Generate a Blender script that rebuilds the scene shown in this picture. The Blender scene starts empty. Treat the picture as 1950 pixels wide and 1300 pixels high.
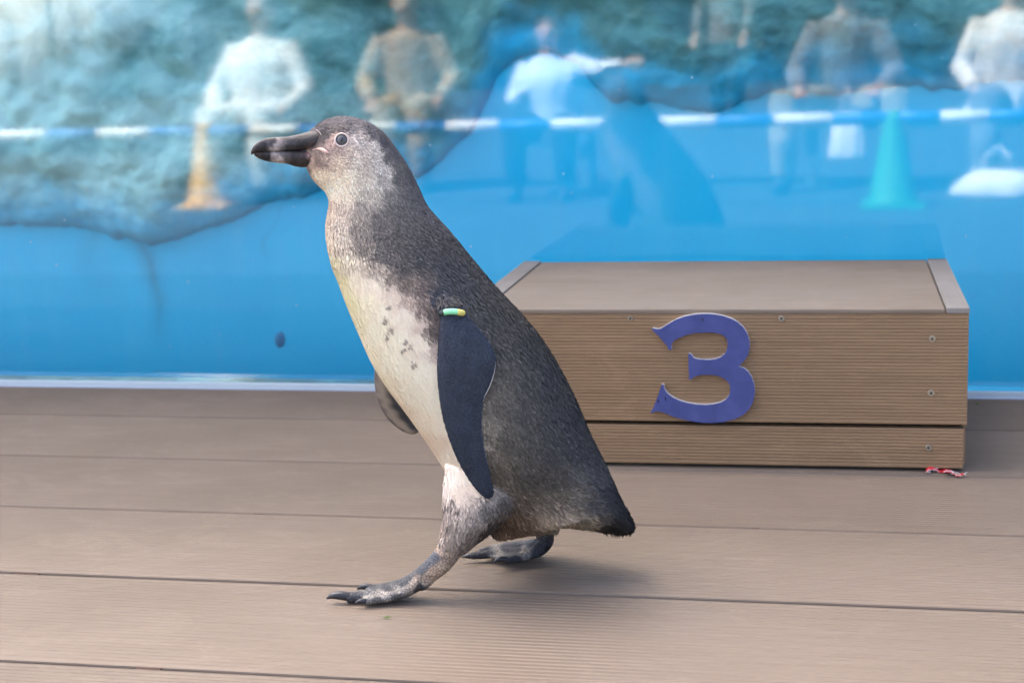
import bpy, bmesh, math, random
import numpy as np
from mathutils import Vector, Matrix, noise
from mathutils.bvhtree import BVHTree

random.seed(7); RNG = np.random.default_rng(11)
S = bpy.context.scene
COL = S.collection

# ------------------------------------------------------------------ camera
F_PX, PITCH, ROLL, YAW, CAM_H = 3088.6, 0.18797, -0.03436, -0.21259, 0.6
PW, PH = 1950.0, 1300.0
cyw, syw, cpt, spt = math.cos(YAW), math.sin(YAW), math.cos(PITCH), math.sin(PITCH)
FWD = Vector((syw * cpt, cyw * cpt, -spt)); RT0 = Vector((cyw, -syw, 0)); UP0 = RT0.cross(FWD)
RIGHT = RT0 * math.cos(ROLL) + UP0 * math.sin(ROLL)
UP = UP0 * math.cos(ROLL) - RT0 * math.sin(ROLL)
CAM = Vector((0, 0, CAM_H))
cd = bpy.data.cameras.new('camera'); cam = bpy.data.objects.new('camera', cd); COL.objects.link(cam)
cam.matrix_world = Matrix(((RIGHT.x, UP.x, -FWD.x, CAM.x), (RIGHT.y, UP.y, -FWD.y, CAM.y), (RIGHT.z, UP.z, -FWD.z, CAM.z), (0, 0, 0, 1)))
cd.sensor_width = 36; cd.lens = F_PX / PW * 36; cd.clip_start = 0.02; cd.clip_end = 500
cd.dof.use_dof = True; cd.dof.focus_distance = 1.685; cd.dof.aperture_fstop = 9.0
S.camera = cam

# ------------------------------------------------------------------ sky, sun, exposure
SUN_EL, SUN_ROT = math.radians(58), math.radians(-55)
w = bpy.data.worlds.new('World'); S.world = w; w.use_nodes = True
nt = w.node_tree; bg = nt.nodes['Background']; sky = nt.nodes.new('ShaderNodeTexSky')
sky.sky_type = 'NISHITA'; sky.sun_disc = False; sky.sun_elevation = SUN_EL; sky.sun_rotation = SUN_ROT
sky.air_density = 0.35; sky.dust_density = 4.0; sky.ozone_density = 0.2
nt.links.new(sky.outputs[0], bg.inputs[0]); bg.inputs[1].default_value = 0.12
sd = bpy.data.lights.new('sun', 'SUN'); sun = bpy.data.objects.new('sun', sd); COL.objects.link(sun)
sd.energy = 4.0; sd.angle = math.radians(0.53); sd.color = (1, 0.95, 0.87)
SUN_DIR = Vector((math.sin(SUN_ROT) * math.cos(SUN_EL), math.cos(SUN_ROT) * math.cos(SUN_EL), math.sin(SUN_EL)))
sun.rotation_euler = SUN_DIR.to_track_quat('Z', 'Y').to_euler(); sun.location = SUN_DIR * 20
vs = S.view_settings; vs.view_transform = 'Standard'; vs.look = 'None'; vs.gamma = 1; vs.exposure = 3.35
S.render.engine = 'CYCLES'
cy = S.cycles; cy.use_denoising = True
try:
    cy.denoiser = 'OPENIMAGEDENOISE'; cy.denoising_prefilter = 'ACCURATE'
except Exception: pass
cy.max_bounces = 8; cy.transparent_max_bounces = 12; cy.diffuse_bounces = 4; cy.caustics_reflective = False; cy.caustics_refractive = False
cy.sample_clamp_indirect = 6

# ------------------------------------------------------------------ helpers
def ray(x, y):
    return (RIGHT * ((x - PW / 2) / F_PX) + UP * ((PH / 2 - y) / F_PX) + FWD).normalized()
def at_y(x, y, Y):                       # where the line of sight meets the plane y = Y
    d = ray(x, y); return CAM + d * ((Y - CAM.y) / d.y)
def at_z(x, y, Z):
    d = ray(x, y); return CAM + d * ((Z - CAM.z) / d.z)
def lin(c):
    c = np.asarray(c, float) / 255.0
    return np.where(c <= 0.04045, c / 12.92, ((c + 0.055) / 1.055) ** 2.4)
def L3(r, g, b): return tuple(float(v) for v in lin((r, g, b))) + (1.0,)

def link(name, me, mat=None, parent=None):
    o = bpy.data.objects.new(name, me); COL.objects.link(o)
    if mat is not None and me is not None:
        if not me.materials: me.materials.append(mat)
    if parent is not None: o.parent = parent
    return o
def empty(name, loc=(0, 0, 0), rz=0):
    o = bpy.data.objects.new(name, None); COL.objects.link(o); o.location = loc; o.rotation_euler = (0, 0, rz); o.empty_display_size = 0.05
    bpy.context.view_layer.update(); return o
def tag(o, label=None, cat=None, group=None, kind=None):
    if label: o['label'] = label
    if cat: o['category'] = cat
    if group: o['group'] = group
    if kind: o['kind'] = kind
    return o
def pydata(name, v, f, smooth=False):
    me = bpy.data.meshes.new(name); me.from_pydata([tuple(p) for p in v], [], [tuple(q) for q in f]); me.update()
    if smooth: me.polygons.foreach_set('use_smooth', [True] * len(me.polygons))
    return me
def box_bm(bm, lo, hi, bev=0):
    r = bmesh.ops.create_cube(bm, size=1)
    for v in r['verts']:
        v.co = Vector([lo[i] + (v.co[i] + 0.5) * (hi[i] - lo[i]) for i in range(3)])
    if bev:
        es = list({e for v in r['verts'] for e in v.link_edges})
        bmesh.ops.bevel(bm, geom=es, offset=bev, segments=2, affect='EDGES', profile=0.6)
def box(name, lo, hi, mat, parent=None, bev=0):
    bm = bmesh.new(); box_bm(bm, lo, hi, bev); me = bpy.data.meshes.new(name); bm.to_mesh(me); bm.free()
    return link(name, me, mat, parent)
def crom(P, n):                         # dense Catmull-Rom through rows of P
    P = np.asarray(P, float); m = len(P); out = []
    E = np.vstack([2 * P[0] - P[1], P, 2 * P[-1] - P[-2]])
    for i in range(m - 1):
        p0, p1, p2, p3 = E[i:i + 4]
        for t in np.linspace(0, 1, n, endpoint=False):
            out.append(0.5 * ((2 * p1) + (-p0 + p2) * t + (2 * p0 - 5 * p1 + 4 * p2 - p3) * t * t + (-p0 + 3 * p1 - 3 * p2 + p3) * t ** 3))
    out.append(P[-1]); return np.array(out)
def loft(rings, cap=True):              # rings: list of lists of Vectors (same count) -> verts, faces
    n = len(rings[0]); v = [p for r in rings for p in r]; f = []
    for i in range(len(rings) - 1):
        for j in range(n):
            k = (j + 1) % n
            f.append((i * n + j, i * n + k, (i + 1) * n + k, (i + 1) * n + j))
    if cap:
        f.append(tuple(range(n - 1, -1, -1))); f.append(tuple((len(rings) - 1) * n + j for j in range(n)))
    return v, f
def tube_pts(pts, rad, n=12, cap=True, squash=None):
    pts = [Vector(p) for p in pts]; rings = []; ref = Vector((0, 0, 1)); a = None
    for i, p in enumerate(pts):
        t = (pts[min(i + 1, len(pts) - 1)] - pts[max(i - 1, 0)]).normalized()
        if a is None:
            a = t.cross(ref)
            if a.length < 0.2: a = t.cross(Vector((0, 1, 0)))
        else: a = a - t * a.dot(t)       # carried along without twist
        a.normalize(); b = a.cross(t).normalized()
        rr = rad[i] if hasattr(rad, '__len__') else rad
        q = squash if squash else 1
        rings.append([p + a * math.cos(h) * rr + b * math.sin(h) * rr * q for h in np.linspace(0, 2 * math.pi, n, endpoint=False)])
    return loft(rings, cap)
def merge(*parts):
    V, Fc = [], []
    for v, f in parts:
        o = len(V); V += list(v); Fc += [tuple(i + o for i in q) for q in f]
    return V, Fc
def fix_normals(me):
    bm = bmesh.new(); bm.from_mesh(me); bmesh.ops.recalc_face_normals(bm, faces=bm.faces); bm.to_mesh(me); bm.free()
def remeshed(name, v, f, vox, smooth_it=6, fac=0.5):   # one continuous skin out of overlapping shapes
    me = pydata(name + '_raw', v, f); fix_normals(me)
    o = bpy.data.objects.new(name + '_raw', me); COL.objects.link(o)
    m = o.modifiers.new('r', 'REMESH'); m.mode = 'VOXEL'; m.voxel_size = vox
    s = o.modifiers.new('s', 'SMOOTH'); s.factor = fac; s.iterations = smooth_it
    dg = bpy.context.evaluated_depsgraph_get(); dg.update()
    out = bpy.data.meshes.new_from_object(o.evaluated_get(dg)); out.name = name
    bpy.data.objects.remove(o); bpy.data.meshes.remove(me)
    out.polygons.foreach_set('use_smooth', [True] * len(out.polygons)); out.update()
    return out

# ------------------------------------------------------------------ materials
def mat(name, base=(0.5, 0.5, 0.5, 1), rough=0.6, spec=0.4, metal=0.0):
    m = bpy.data.materials.new(name); m.use_nodes = True; b = m.node_tree.nodes['Principled BSDF']
    b.inputs['Base Color'].default_value = base; b.inputs['Roughness'].default_value = rough
    b.inputs['Specular IOR Level'].default_value = spec; b.inputs['Metallic'].default_value = metal
    return m
class NT:
    def __init__(s, m): s.m = m; s.t = m.node_tree; s.b = s.t.nodes['Principled BSDF']
    def n(s, kind, **kw):
        q = s.t.nodes.new(kind)
        for k, v in kw.items(): setattr(q, k, v)
        return q
    def l(s, a, b): s.t.links.new(a, b)
    def coord(s, out='Object', scale=(1, 1, 1)):
        c = s.n('ShaderNodeTexCoord'); mp = s.n('ShaderNodeMapping'); mp.inputs['Scale'].default_value = scale
        s.l(c.outputs[out], mp.inputs[0]); return mp.outputs[0]
    def noise(s, vec, scale, detail=5, rough=0.6, dist=0):
        q = s.n('ShaderNodeTexNoise'); q.inputs['Scale'].default_value = scale; q.inputs['Detail'].default_value = detail
        q.inputs['Roughness'].default_value = rough; q.inputs['Distortion'].default_value = dist; s.l(vec, q.inputs['Vector']); return q.outputs[0]
    def ramp(s, fac, stops):
        r = s.n('ShaderNodeValToRGB'); e = r.color_ramp.elements
        while len(e) < len(stops): e.new(0.5)
        for i, (p, c) in enumerate(stops): e[i].position = p; e[i].color = c
        s.l(fac, r.inputs[0]); return r.outputs[0]
    def mix(s, fac, a, b, mode='MIX'):
        q = s.n('ShaderNodeMix'); q.data_type = 'RGBA'; q.blend_type = mode
        for sock, val in ((q.inputs[0], fac), (q.inputs[6], a), (q.inputs[7], b)):
            if hasattr(val, 'links'): s.l(val, sock)
            else: sock.default_value = val
        return q.outputs[2]
    def math(s, op, a, b=0.0, clamp=False):
        q = s.n('ShaderNodeMath', operation=op); q.use_clamp = clamp
        for sock, val in ((q.inputs[0], a), (q.inputs[1], b)):
            if hasattr(val, 'links'): s.l(val, sock)
            else: sock.default_value = val
        return q.outputs[0]
    def bump(s, h, strength, dist):
        q = s.n('ShaderNodeBump'); q.inputs['Strength'].default_value = strength; q.inputs['Distance'].default_value = dist
        s.l(h, q.inputs['Height']); s.l(q.outputs[0], s.b.inputs['Normal'])
G = lambda v: (v, v, v, 1)

def composite_wood(name, c1, c2, stain, grain_axis=(0.9, 26, 26), rough=0.62, pieces=True):
    m = mat(name, c1, rough, 0.35); N = NT(m)
    v = N.coord('Object', grain_axis)
    g = N.noise(v, 6.0, 6, 0.7)
    col = N.ramp(g, [(0.3, c1), (0.72, c2)])
    v2 = N.coord('Object'); big = N.noise(v2, 2.3, 4, 0.6)
    col = N.mix(N.math('MULTIPLY', N.ramp(big, [(0.42, G(0)), (0.72, G(1))]), 0.55), col, stain)
    wm_ = N.noise(N.coord('Object', (1, 1.6, 1.6)), 5.5, 5, 0.7, 1.2)      # dried water marks
    col = N.mix(N.ramp(wm_, [(0.56, G(0)), (0.60, G(0.18)), (0.66, G(0.03))]), col, (c2[0] * 1.35, c2[1] * 1.35, c2[2] * 1.38, 1))
    sp = N.noise(N.coord('Object', (1, 5, 5)), 24, 3, 0.75)      # small dark scuffs stretched along the board
    col = N.mix(N.ramp(sp, [(0.70, G(0)), (0.80, G(0.45))]), col, (stain[0] * .4, stain[1] * .4, stain[2] * .4, 1))
    oi = N.n('ShaderNodeObjectInfo')
    hv = N.n('ShaderNodeHueSaturation'); N.l(col, hv.inputs['Color'])
    N.l(N.math('ADD', N.math('MULTIPLY', oi.outputs['Random'], 0.18), 0.91), hv.inputs['Value'])
    N.l(hv.outputs[0], N.b.inputs['Base Color'])
    N.l(N.ramp(big, [(0.3, G(rough - .1)), (0.7, G(rough + .12))]), N.b.inputs['Roughness'])
    N.bump(N.noise(N.coord('Object', (4, 60, 60)), 9, 4, 0.7), 0.25, 0.0012)
    return m
M = {}
M['deck'] = composite_wood('deck composite', (0.130, 0.097, 0.068, 1), (0.162, 0.125, 0.090, 1), (0.115, 0.094, 0.066, 1))
M['front'] = composite_wood('podium front boards', (0.245, 0.15, 0.075, 1), (0.335, 0.213, 0.112, 1), (0.215, 0.14, 0.072, 1))
M['ptop'] = composite_wood('podium top board', (0.20, 0.152, 0.105, 1), (0.25, 0.194, 0.137, 1), (0.16, 0.123, 0.083, 1))
M['trim'] = composite_wood('podium edging', (0.2, 0.18, 0.15, 1), (0.26, 0.23, 0.195, 1), (0.16, 0.14, 0.115, 1), (26, 0.9, 26))
M['dark'] = mat('dark underside', (0.012, 0.011, 0.011, 1), 0.9, 0.1)
M['screw'] = mat('zinc screw', (0.38, 0.33, 0.25, 1), 0.42, 0.5, 0.7)
M['clip'] = mat('brown clip', (0.05, 0.025, 0.015, 1), 0.7, 0.2)
M['sill'] = mat('white sealant', (0.46, 0.54, 0.55, 1), 0.45, 0.5)
M['alu'] = mat('aluminium edge', (0.42, 0.48, 0.55, 1), 0.35, 0.5, 0.6)

# ================================================================== SETTING
GLASS_Y = 2.6346; PLANK, ORG = 0.25616, 2.42157
WALL_Y = 4.10; GROUND_Z = -0.33
DECK_EDGE = 1.32            # stage front edge, just outside the frame
# ground in front of the stage
N_ = M['concrete'] = mat('concrete', (0.06, 0.06, 0.058, 1), 0.85, 0.2); N = NT(N_)
a = N.noise(N.coord('Object'), 1.2, 6, 0.6); b = N.noise(N.coord('Object'), 220, 2, 0.5)
N.l(N.mix(0.5, N.ramp(a, [(0.3, (0.03, 0.03, 0.028, 1)), (0.7, (0.05, 0.048, 0.044, 1))]), N.ramp(b, [(0.3, (0.025, 0.025, 0.024, 1)), (0.7, (0.06, 0.058, 0.054, 1))])), N.b.inputs['Base Color'])
N.bump(b, 0.5, 0.004)
g = link('ground', pydata('ground', [(-90, -90, GROUND_Z), (90, -90, GROUND_Z), (90, 90, GROUND_Z), (-90, 90, GROUND_Z)], [(0, 1, 2, 3)]), M['concrete'])
tag(g, 'dark asphalt ground in front of the deck', 'ground', kind='structure')

# deck: grooved composite planks on a dark substructure
deck = empty('deck'); tag(deck, 'brown grooved composite plank deck', 'deck', kind='structure')
def ridged_profile(width, n, depth, r):  # (across, height) from 0..width, tops at 0
    p = [(0.0, -0.02), (0.0, -r), (r * 0.3, -r * 0.3), (r, 0)]
    usable = width - 2.4 * r; pitch = usable / n
    for i in range(n):
        s = 1.2 * r + i * pitch
        p += [(s + pitch * .08, 0), (s + pitch * .55, 0), (s + pitch * .68, -depth), (s + pitch * .95, -depth)]
    p += [(width - r, 0), (width - r * .3, -r * .3), (width, -r), (width, -0.02)]
    return p
gap = 0.0058
prof = ridged_profile(PLANK - gap, 28, 0.0007, 0.0024)
xs = np.linspace(-3.4, 3.4, 9)
V = [(x, p[0], p[1]) for x in xs for p in prof]; n = len(prof)
Fc = [(i * n + j, (i + 1) * n + j, (i + 1) * n + j + 1, i * n + j + 1) for i in range(len(xs) - 1) for j in range(n - 1)]
plank_me = pydata('plank', V, Fc); plank_me.materials.append(M['deck'])
for k in range(0, 4):
    o = link('plank', plank_me, None, deck)
    o.location = (-0.6 + 0.13 * ((k * 37) % 5), ORG - (k + 1) * PLANK + gap / 2, random.uniform(-.0004, .0004))
wd = GLASS_Y - 0.006 - ORG; prof2 = ridged_profile(wd - gap, 23, 0.0007, 0.0024); n = len(prof2)
V = [(x, p[0], p[1]) for x in xs for p in prof2]
Fc = [(i * n + j, (i + 1) * n + j, (i + 1) * n + j + 1, i * n + j + 1) for i in range(len(xs) - 1) for j in range(n - 1)]
me = pydata('plank_narrow', V, Fc); me.materials.append(M['deck'])
o = link('plank', me, None, deck); o.location = (-0.4, ORG + gap / 2, 0)
wd = ORG - 4 * PLANK - DECK_EDGE; prof2 = ridged_profile(wd - gap, 8, 0.0007, 0.0024); n = len(prof2)
V = [(x, p[0], p[1]) for x in xs for p in prof2]
Fc = [(i * n + j, (i + 1) * n + j, (i + 1) * n + j + 1, i * n + j + 1) for i in range(len(xs) - 1) for j in range(n - 1)]
me = pydata('plank_edge', V, Fc); me.materials.append(M['deck'])
o = link('plank', me, None, deck); o.location = (-0.3, DECK_EDGE + gap / 2, 0)
box('substructure', (-4.2, DECK_EDGE + 0.03, GROUND_Z), (3.4, GLASS_Y + 0.06, -0.022), M['dark'], deck)
box('fascia', (-4.2, DECK_EDGE + 0.002, GROUND_Z + 0.002), (3.4, DECK_EDGE + 0.028, -0.0245), M['deck'], deck)
def clip(px, k, ln):                    # dark joint clips showing in the gaps
    Y = ORG - k * PLANK; p = at_y(px, 0, Y); d = ray(px, 1090)
    t = (Y - CAM.y) / d.y; X = (CAM + d * t).x
    box('clip', (X - ln, Y - gap / 2 + .0003, -0.012), (X + ln, Y + gap / 2 - .0003, -0.0012), M['clip'], deck)
for px, k, ln in ((50, 3, .016), (268, 4, .013), (500, 2, .007), (1440, 2, .004)): clip(px, k, ln)

# tank: back wall, side walls, floor, water, rockwork, glass
N_ = M['blue'] = mat('blue tank paint', (0.02, 0.33, 0.8, 1), 0.55, 0.3); N = NT(N_)
v = N.coord('Object'); a = N.noise(v, 1.1, 4, 0.55); b = N.noise(N.coord('Object', (7, 7, 0.8)), 1.6, 5, 0.6)
col = N.ramp(a, [(0.3, (0.012, 0.58, 0.88, 1)), (0.7, (0.022, 0.67, 0.93, 1))])
col = N.mix(N.math('MULTIPLY', N.ramp(b, [(0.50, G(0)), (0.75, G(1))]), 0.45), col, (0.08, 0.66, 0.9, 1))
st_ = at_y(300, 560, WALL_Y); sx_ = N.n('ShaderNodeSeparateXYZ'); N.l(N.n('ShaderNodeTexCoord').outputs['Object'], sx_.inputs[0])
for x0_, wd_, z_top, z_bot, amt in ((st_.x, .075, at_y(300, 455, WALL_Y).z, at_y(350, 690, WALL_Y).z, .55), (st_.x - .16, .10, at_y(200, 430, WALL_Y).z, at_y(200, 600, WALL_Y).z, .25), (at_y(530, 480, WALL_Y).x, .012, at_y(530, 440, WALL_Y).z, at_y(530, 520, WALL_Y).z, .2)):
    wob_ = N.math('MULTIPLY', N.math('SUBTRACT', N.noise(N.coord('Object', (2, 1, 2.2)), 1.6, 2, .45), .5), .26)   # old run-off stain below the rock
    dx_ = N.math('ABSOLUTE', N.math('DIVIDE', N.math('ADD', N.math('SUBTRACT', sx_.outputs[0], x0_), wob_), wd_))
    mk = N.math('SUBTRACT', 1.0, dx_, True); mk = N.math('MULTIPLY', mk, mk); mk = N.math('MULTIPLY', mk, N.noise(N.coord('Object', (9, 1, 2)), 4, 4, .6)); mk = N.math('MULTIPLY', mk, 1.8, True); mz = N.n('ShaderNodeMapRange'); mz.interpolation_type = 'SMOOTHSTEP'
    mz.inputs['From Min'].default_value = z_bot; mz.inputs['From Max'].default_value = z_bot + (z_top - z_bot) * .7; N.l(sx_.outputs[2], mz.inputs['Value'])
    col = N.mix(N.math('MULTIPLY', N.math('MULTIPLY', mk, mz.outputs[0]), amt), col, (0.03, 0.24, 0.38, 1))
N.l(col, N.b.inputs['Base Color']); N.bump(N.noise(v, 9, 5, 0.6), 0.2, 0.01)
wall = box('tank_wall', (-5, WALL_Y, -0.6), (5, WALL_Y + 0.22, 1.2), M['blue'])
tag(wall, 'blue painted tank wall behind the glass', 'wall')
tf = box('tank_floor', (-5, GLASS_Y + 0.07, -0.6), (5, WALL_Y - 0.003, -0.5), mat('pale tank floor', (0.60, 0.85, 0.90, 1), 0.7)); tag(tf, 'pale blue floor of the tank', 'floor', kind='structure')
# old dark stains on the wall under the rock, and a dark round plug
plug_c = at_y(533, 646, WALL_Y); bm = bmesh.new()
bmesh.ops.create_uvsphere(bm, u_segments=24, v_segments=12, radius=1)
for q in bm.verts: q.co = Vector((q.co.x * .0145, q.co.y * .006, q.co.z * .0225))
me = bpy.data.meshes.new('plug'); bm.to_mesh(me); bm.free(); M['plug'] = mat('grey plug', (0.05, 0.25, 0.42, 1), 0.8)
o = link('plug', me, M['plug'], wall); o.location = plug_c; o.rotation_euler = (0, 0.15, 0)

# rockwork along the top of the back wall
OUT = np.array([(-1500, 380), (-700, 400), (-300, 455), (0, 425), (100, 428), (200, 446), (290, 470), (350, 455), (430, 420), (520, 384), (600, 372), (700, 362), (800, 332), (850, 290), (905, 250), (928, 190), (945, 150), (978, 122), (1020, 110), (1060, 108), (1105, 122), (1135, 155), (1165, 186), (1210, 203), (1300, 208), (1400, 200), (1500, 186), (1600, 175), (1750, 166), (1950, 150), (2400, 120), (3200, 160)], float)
nx, nz = 420, 150
pts2 = [at_y(x, y, WALL_Y) for x, y in OUT]; ox = np.array([p.x for p in pts2]); oz = np.array([p.z for p in pts2])
X = np.linspace(-3.0, 1.6, nx); zb = np.interp(X, ox, oz); ZT = 1.18
V = []; RIM = []
for i in range(nx):
    jag = 0.028 * noise.noise(Vector((X[i] * 7, 3.1, 0))) + 0.012 * noise.noise(Vector((X[i] * 31, 7.1, 0)))
    for j in range(nz):
        s = (j / (nz - 1)) ** 1.6; z = zb[i] + jag + (ZT - zb[i] - jag) * s
        dz = z - zb[i] - jag
        # distance to outline horizontally too, keeps the notch edges rounded
        near = min(1, dz / 0.16)
        p = Vector((X[i] * 2.2, 0.0, z * 2.6))
        big = noise.fractal(p, 0.9, 2.1, 4); fine = noise.fractal(Vector((X[i] * 13, 1.7, z * 15)), 0.8, 2.0, 4)
        ridg = abs(noise.noise(Vector((X[i] * 5 + z * 3, 9.0, z * 6))))
        h = math.sqrt(max(near, 0)) * (0.06 + 0.06 * big + 0.05 * ridg) + near * 0.010 * fine - 0.02 * min(1, dz / .8)
        h = max(h, 0.006 * near) if j else -0.02
        V.append((X[i], WALL_Y - h, z)); RIM.append(dz)
Fc = [(i * nz + j, (i + 1) * nz + j, (i + 1) * nz + j + 1, i * nz + j + 1) for i in range(nx - 1) for j in range(nz - 1)]
me = pydata('rock_outcrop', V, Fc, True)
at_ = me.attributes.new('rise', 'FLOAT', 'POINT'); at_.data.foreach_set('value', RIM)
N_ = M['rock'] = mat('algae covered rockwork', (0.1, 0.18, 0.18, 1), 0.85, 0.2); N = NT(N_)
v = N.coord('Object'); a = N.noise(v, 4.6, 7, 0.6, 0.5); b = N.noise(v, 26, 5, 0.6, 0.2); c = N.noise(v, 2.0, 5, 0.6)
col = N.ramp(a, [(0.30, (0.045, 0.13, 0.13, 1)), (0.48, (0.10, 0.26, 0.25, 1)), (0.64, (0.20, 0.42, 0.38, 1)), (0.80, (0.5, 0.7, 0.6, 1))])
col = N.mix(N.ramp(b, [(0.52, G(0)), (0.68, G(0.25))]), col, (0.17, 0.33, 0.33, 1))
col = N.mix(N.ramp(c, [(0.55, G(0)), (0.7, G(0.35))]), col, (0.10, 0.17, 0.10, 1))
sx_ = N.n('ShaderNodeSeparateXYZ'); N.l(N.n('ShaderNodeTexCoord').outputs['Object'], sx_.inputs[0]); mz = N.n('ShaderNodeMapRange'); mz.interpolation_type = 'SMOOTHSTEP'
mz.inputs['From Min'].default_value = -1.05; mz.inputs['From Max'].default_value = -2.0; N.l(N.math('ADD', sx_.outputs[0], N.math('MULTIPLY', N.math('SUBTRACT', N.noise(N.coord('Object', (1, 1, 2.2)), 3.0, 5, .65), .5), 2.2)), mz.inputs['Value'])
col = N.mix(N.math('MULTIPLY', mz.outputs[0], .88), col, N.ramp(a, [(0.3, (0.26, 0.50, 0.47, 1)), (0.62, (0.55, 0.78, 0.70, 1)), (0.8, (0.78, 0.88, 0.74, 1))]))   # pale glare of the window's upper left, painted into the rock colour
rise = N.n('ShaderNodeAttribute', attribute_name='rise').outputs['Fac']; mr = N.n('ShaderNodeMapRange'); mr.interpolation_type = 'SMOOTHSTEP'
mr.inputs['From Min'].default_value = .17; mr.inputs['From Max'].default_value = .0; N.l(N.math('ADD', rise, N.math('MULTIPLY', N.math('SUBTRACT', N.noise(v, 9, 5, .65), .5), .16)), mr.inputs['Value'])
col = N.mix(N.math('MULTIPLY', mr.outputs[0], .85), col, (0.02, 0.50, 0.78, 1))      # the wall paint runs up over the foot of the rock
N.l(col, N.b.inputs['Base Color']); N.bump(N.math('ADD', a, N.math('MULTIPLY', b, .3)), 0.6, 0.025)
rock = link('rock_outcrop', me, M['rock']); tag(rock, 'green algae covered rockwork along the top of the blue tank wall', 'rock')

# water: clear, absorbs red
wm = M['water'] = bpy.data.materials.new('pool water'); wm.use_nodes = True; t = wm.node_tree; t.nodes.clear()
out = t.nodes.new('ShaderNodeOutputMaterial'); tr = t.nodes.new('ShaderNodeBsdfTransparent'); va = t.nodes.new('ShaderNodeVolumeAbsorption')
va.inputs['Color'].default_value = (0.25, 0.78, 0.93, 1); va.inputs['Density'].default_value = 0.15
t.links.new(tr.outputs[0], out.inputs['Surface']); t.links.new(va.outputs[0], out.inputs['Volume'])
wb = box('water', (-4.9, GLASS_Y + 0.045, -0.495), (4.9, WALL_Y + 0.1, 1.02), M['water']); tag(wb, 'clear blue tank water', 'water', kind='structure')

# glass front
win = empty('tank_window', (0, GLASS_Y, 0)); tag(win, 'large clear tank window reflecting the spectators', 'window')
gm = M['glass'] = bpy.data.materials.new('acrylic pane'); gm.use_nodes = True; t = gm.node_tree; t.nodes.clear()
out = t.nodes.new('ShaderNodeOutputMaterial'); tr = t.nodes.new('ShaderNodeBsdfTransparent'); gl = t.nodes.new('ShaderNodeBsdfGlossy'); mx = t.nodes.new('ShaderNodeMixShader'); fr = t.nodes.new('ShaderNodeFresnel')
tr.inputs[0].default_value = (0.96, 0.99, 1, 1); gl.inputs['Roughness'].default_value = 0.03; fr.inputs['IOR'].default_value = 1.53
t.links.new(fr.outputs[0], mx.inputs[0]); t.links.new(tr.outputs[0], mx.inputs[1]); t.links.new(gl.outputs[0], mx.inputs[2]); t.links.new(mx.outputs[0], out.inputs['Surface'])
box('pane', (-5, 0, 0.0111), (5, 0.035, 1.3), M['glass'], win)
box('sill', (-5, -0.0045, -0.004), (5, 0.006, 0.011), M['sill'], win, 0.0015)
box('edge_strip', (-5, -0.0105, -0.002), (5, -0.0050, 0.003), M['alu'], win, 0.001)
box('cap_rail', (-5, -0.02, 1.302), (5, 0.06, 1.36), M['alu'], win, 0.004)

# dried water spots on the outer face of the pane
parts = []
for i in range(60):
    x, y = random.choice(((random.uniform(0, 900), random.uniform(380, 700)), (random.uniform(0, 1950), random.uniform(20, 460))))
    p = at_y(x, y, GLASS_Y); p.y = -0.0004; r_ = random.choice((.0006, .0008, .001, .0014)); bm = bmesh.new()
    bmesh.ops.create_icosphere(bm, subdivisions=1, radius=1); parts.append(([Vector((p.x + v_.co.x * r_, p.y + v_.co.y * .0003, p.z + v_.co.z * r_ * random.uniform(.8, 1.6))) for v_ in bm.verts], [tuple(v_.index for v_ in f_.verts) for f_ in bm.faces])); bm.free()
M['spot'] = mat('lime spots', (0.45, 0.6, 0.68, 1), 0.6); link('water_spots', pydata('water_spots', *merge(*parts), True), M['spot'], win)['kind'] = 'stuff'

# unseen sheet on posts, added to block the sun from the deck
roof = empty('shade_blocker', (0, 3.735, 0)); tag(roof, 'unseen white sheet on posts, added to shade the deck', 'shade_blocker')
M['shade_blocker'] = mat('white canopy sheet', (0.72, 0.70, 0.66, 1), 0.7)
box('blocker_sheet', (-9, -0.695, 5.0), (9, 0.695, 5.03), M['shade_blocker'], roof, 0.004)
for x in (-6.6, 6.6): box('post', (x - .04, -.04, GROUND_Z), (x + .04, .04, 4.998), M['alu'], roof, 0.006)

# ================================================================== PODIUM
PYAW = 0.01402; PWD, PDP, PHT = 0.68289, 0.46247, 0.22255
pod = empty('podium', (0.14605, 2.18164, 0), PYAW)
tag(pod, 'brown wooden podium block with a blue number three, behind the penguin', 'podium')
pim = pod.matrix_world.inverted()
def pod_pt(px, py, yoff=0.0):           # a pixel on the podium's front plane, in podium coordinates
    nrm = pod.matrix_world.to_3x3() @ Vector((0, 1, 0)); o0 = pod.matrix_world @ Vector((0, yoff, 0))
    d = ray(px, py); t = (o0 - CAM).dot(nrm) / d.dot(nrm); return pim @ (CAM + d * t)
def ridge_board(name, x0, x1, z0, z1, n, y, thick, m):
    pr = ridged_profile(z1 - z0, n, 0.0011, 0.0018); pr = [(p[0], min(0, p[1])) for p in pr]
    pr[0] = (pr[0][0], -thick); pr[-1] = (pr[-1][0], -thick)
    k = len(pr); V = [(x, y - q[1], z0 + q[0]) for x in (x0, x0 + .002, x1 - .002, x1) for q in pr]
    Fc = [(i * k + j, i * k + j + 1, (i + 1) * k + j + 1, (i + 1) * k + j) for i in range(3) for j in range(k - 1)]
    Fc += [tuple(range(k)), tuple(3 * k + j for j in range(k - 1, -1, -1))]
    for j in range(k):                  # ease the board ends
        V[j] = (V[j][0], max(V[j][1], y + .0012), V[j][2]); V[3 * k + j] = (V[3 * k + j][0], max(V[3 * k + j][1], y + .0012), V[3 * k + j][2])
    me = pydata(name, V, Fc); fix_normals(me); return link(name, me, m, pod)
zgap = (pod_pt(1500, 805).z, pod_pt(1500, 813).z); zb0 = pod_pt(1500, 887).z
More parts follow.
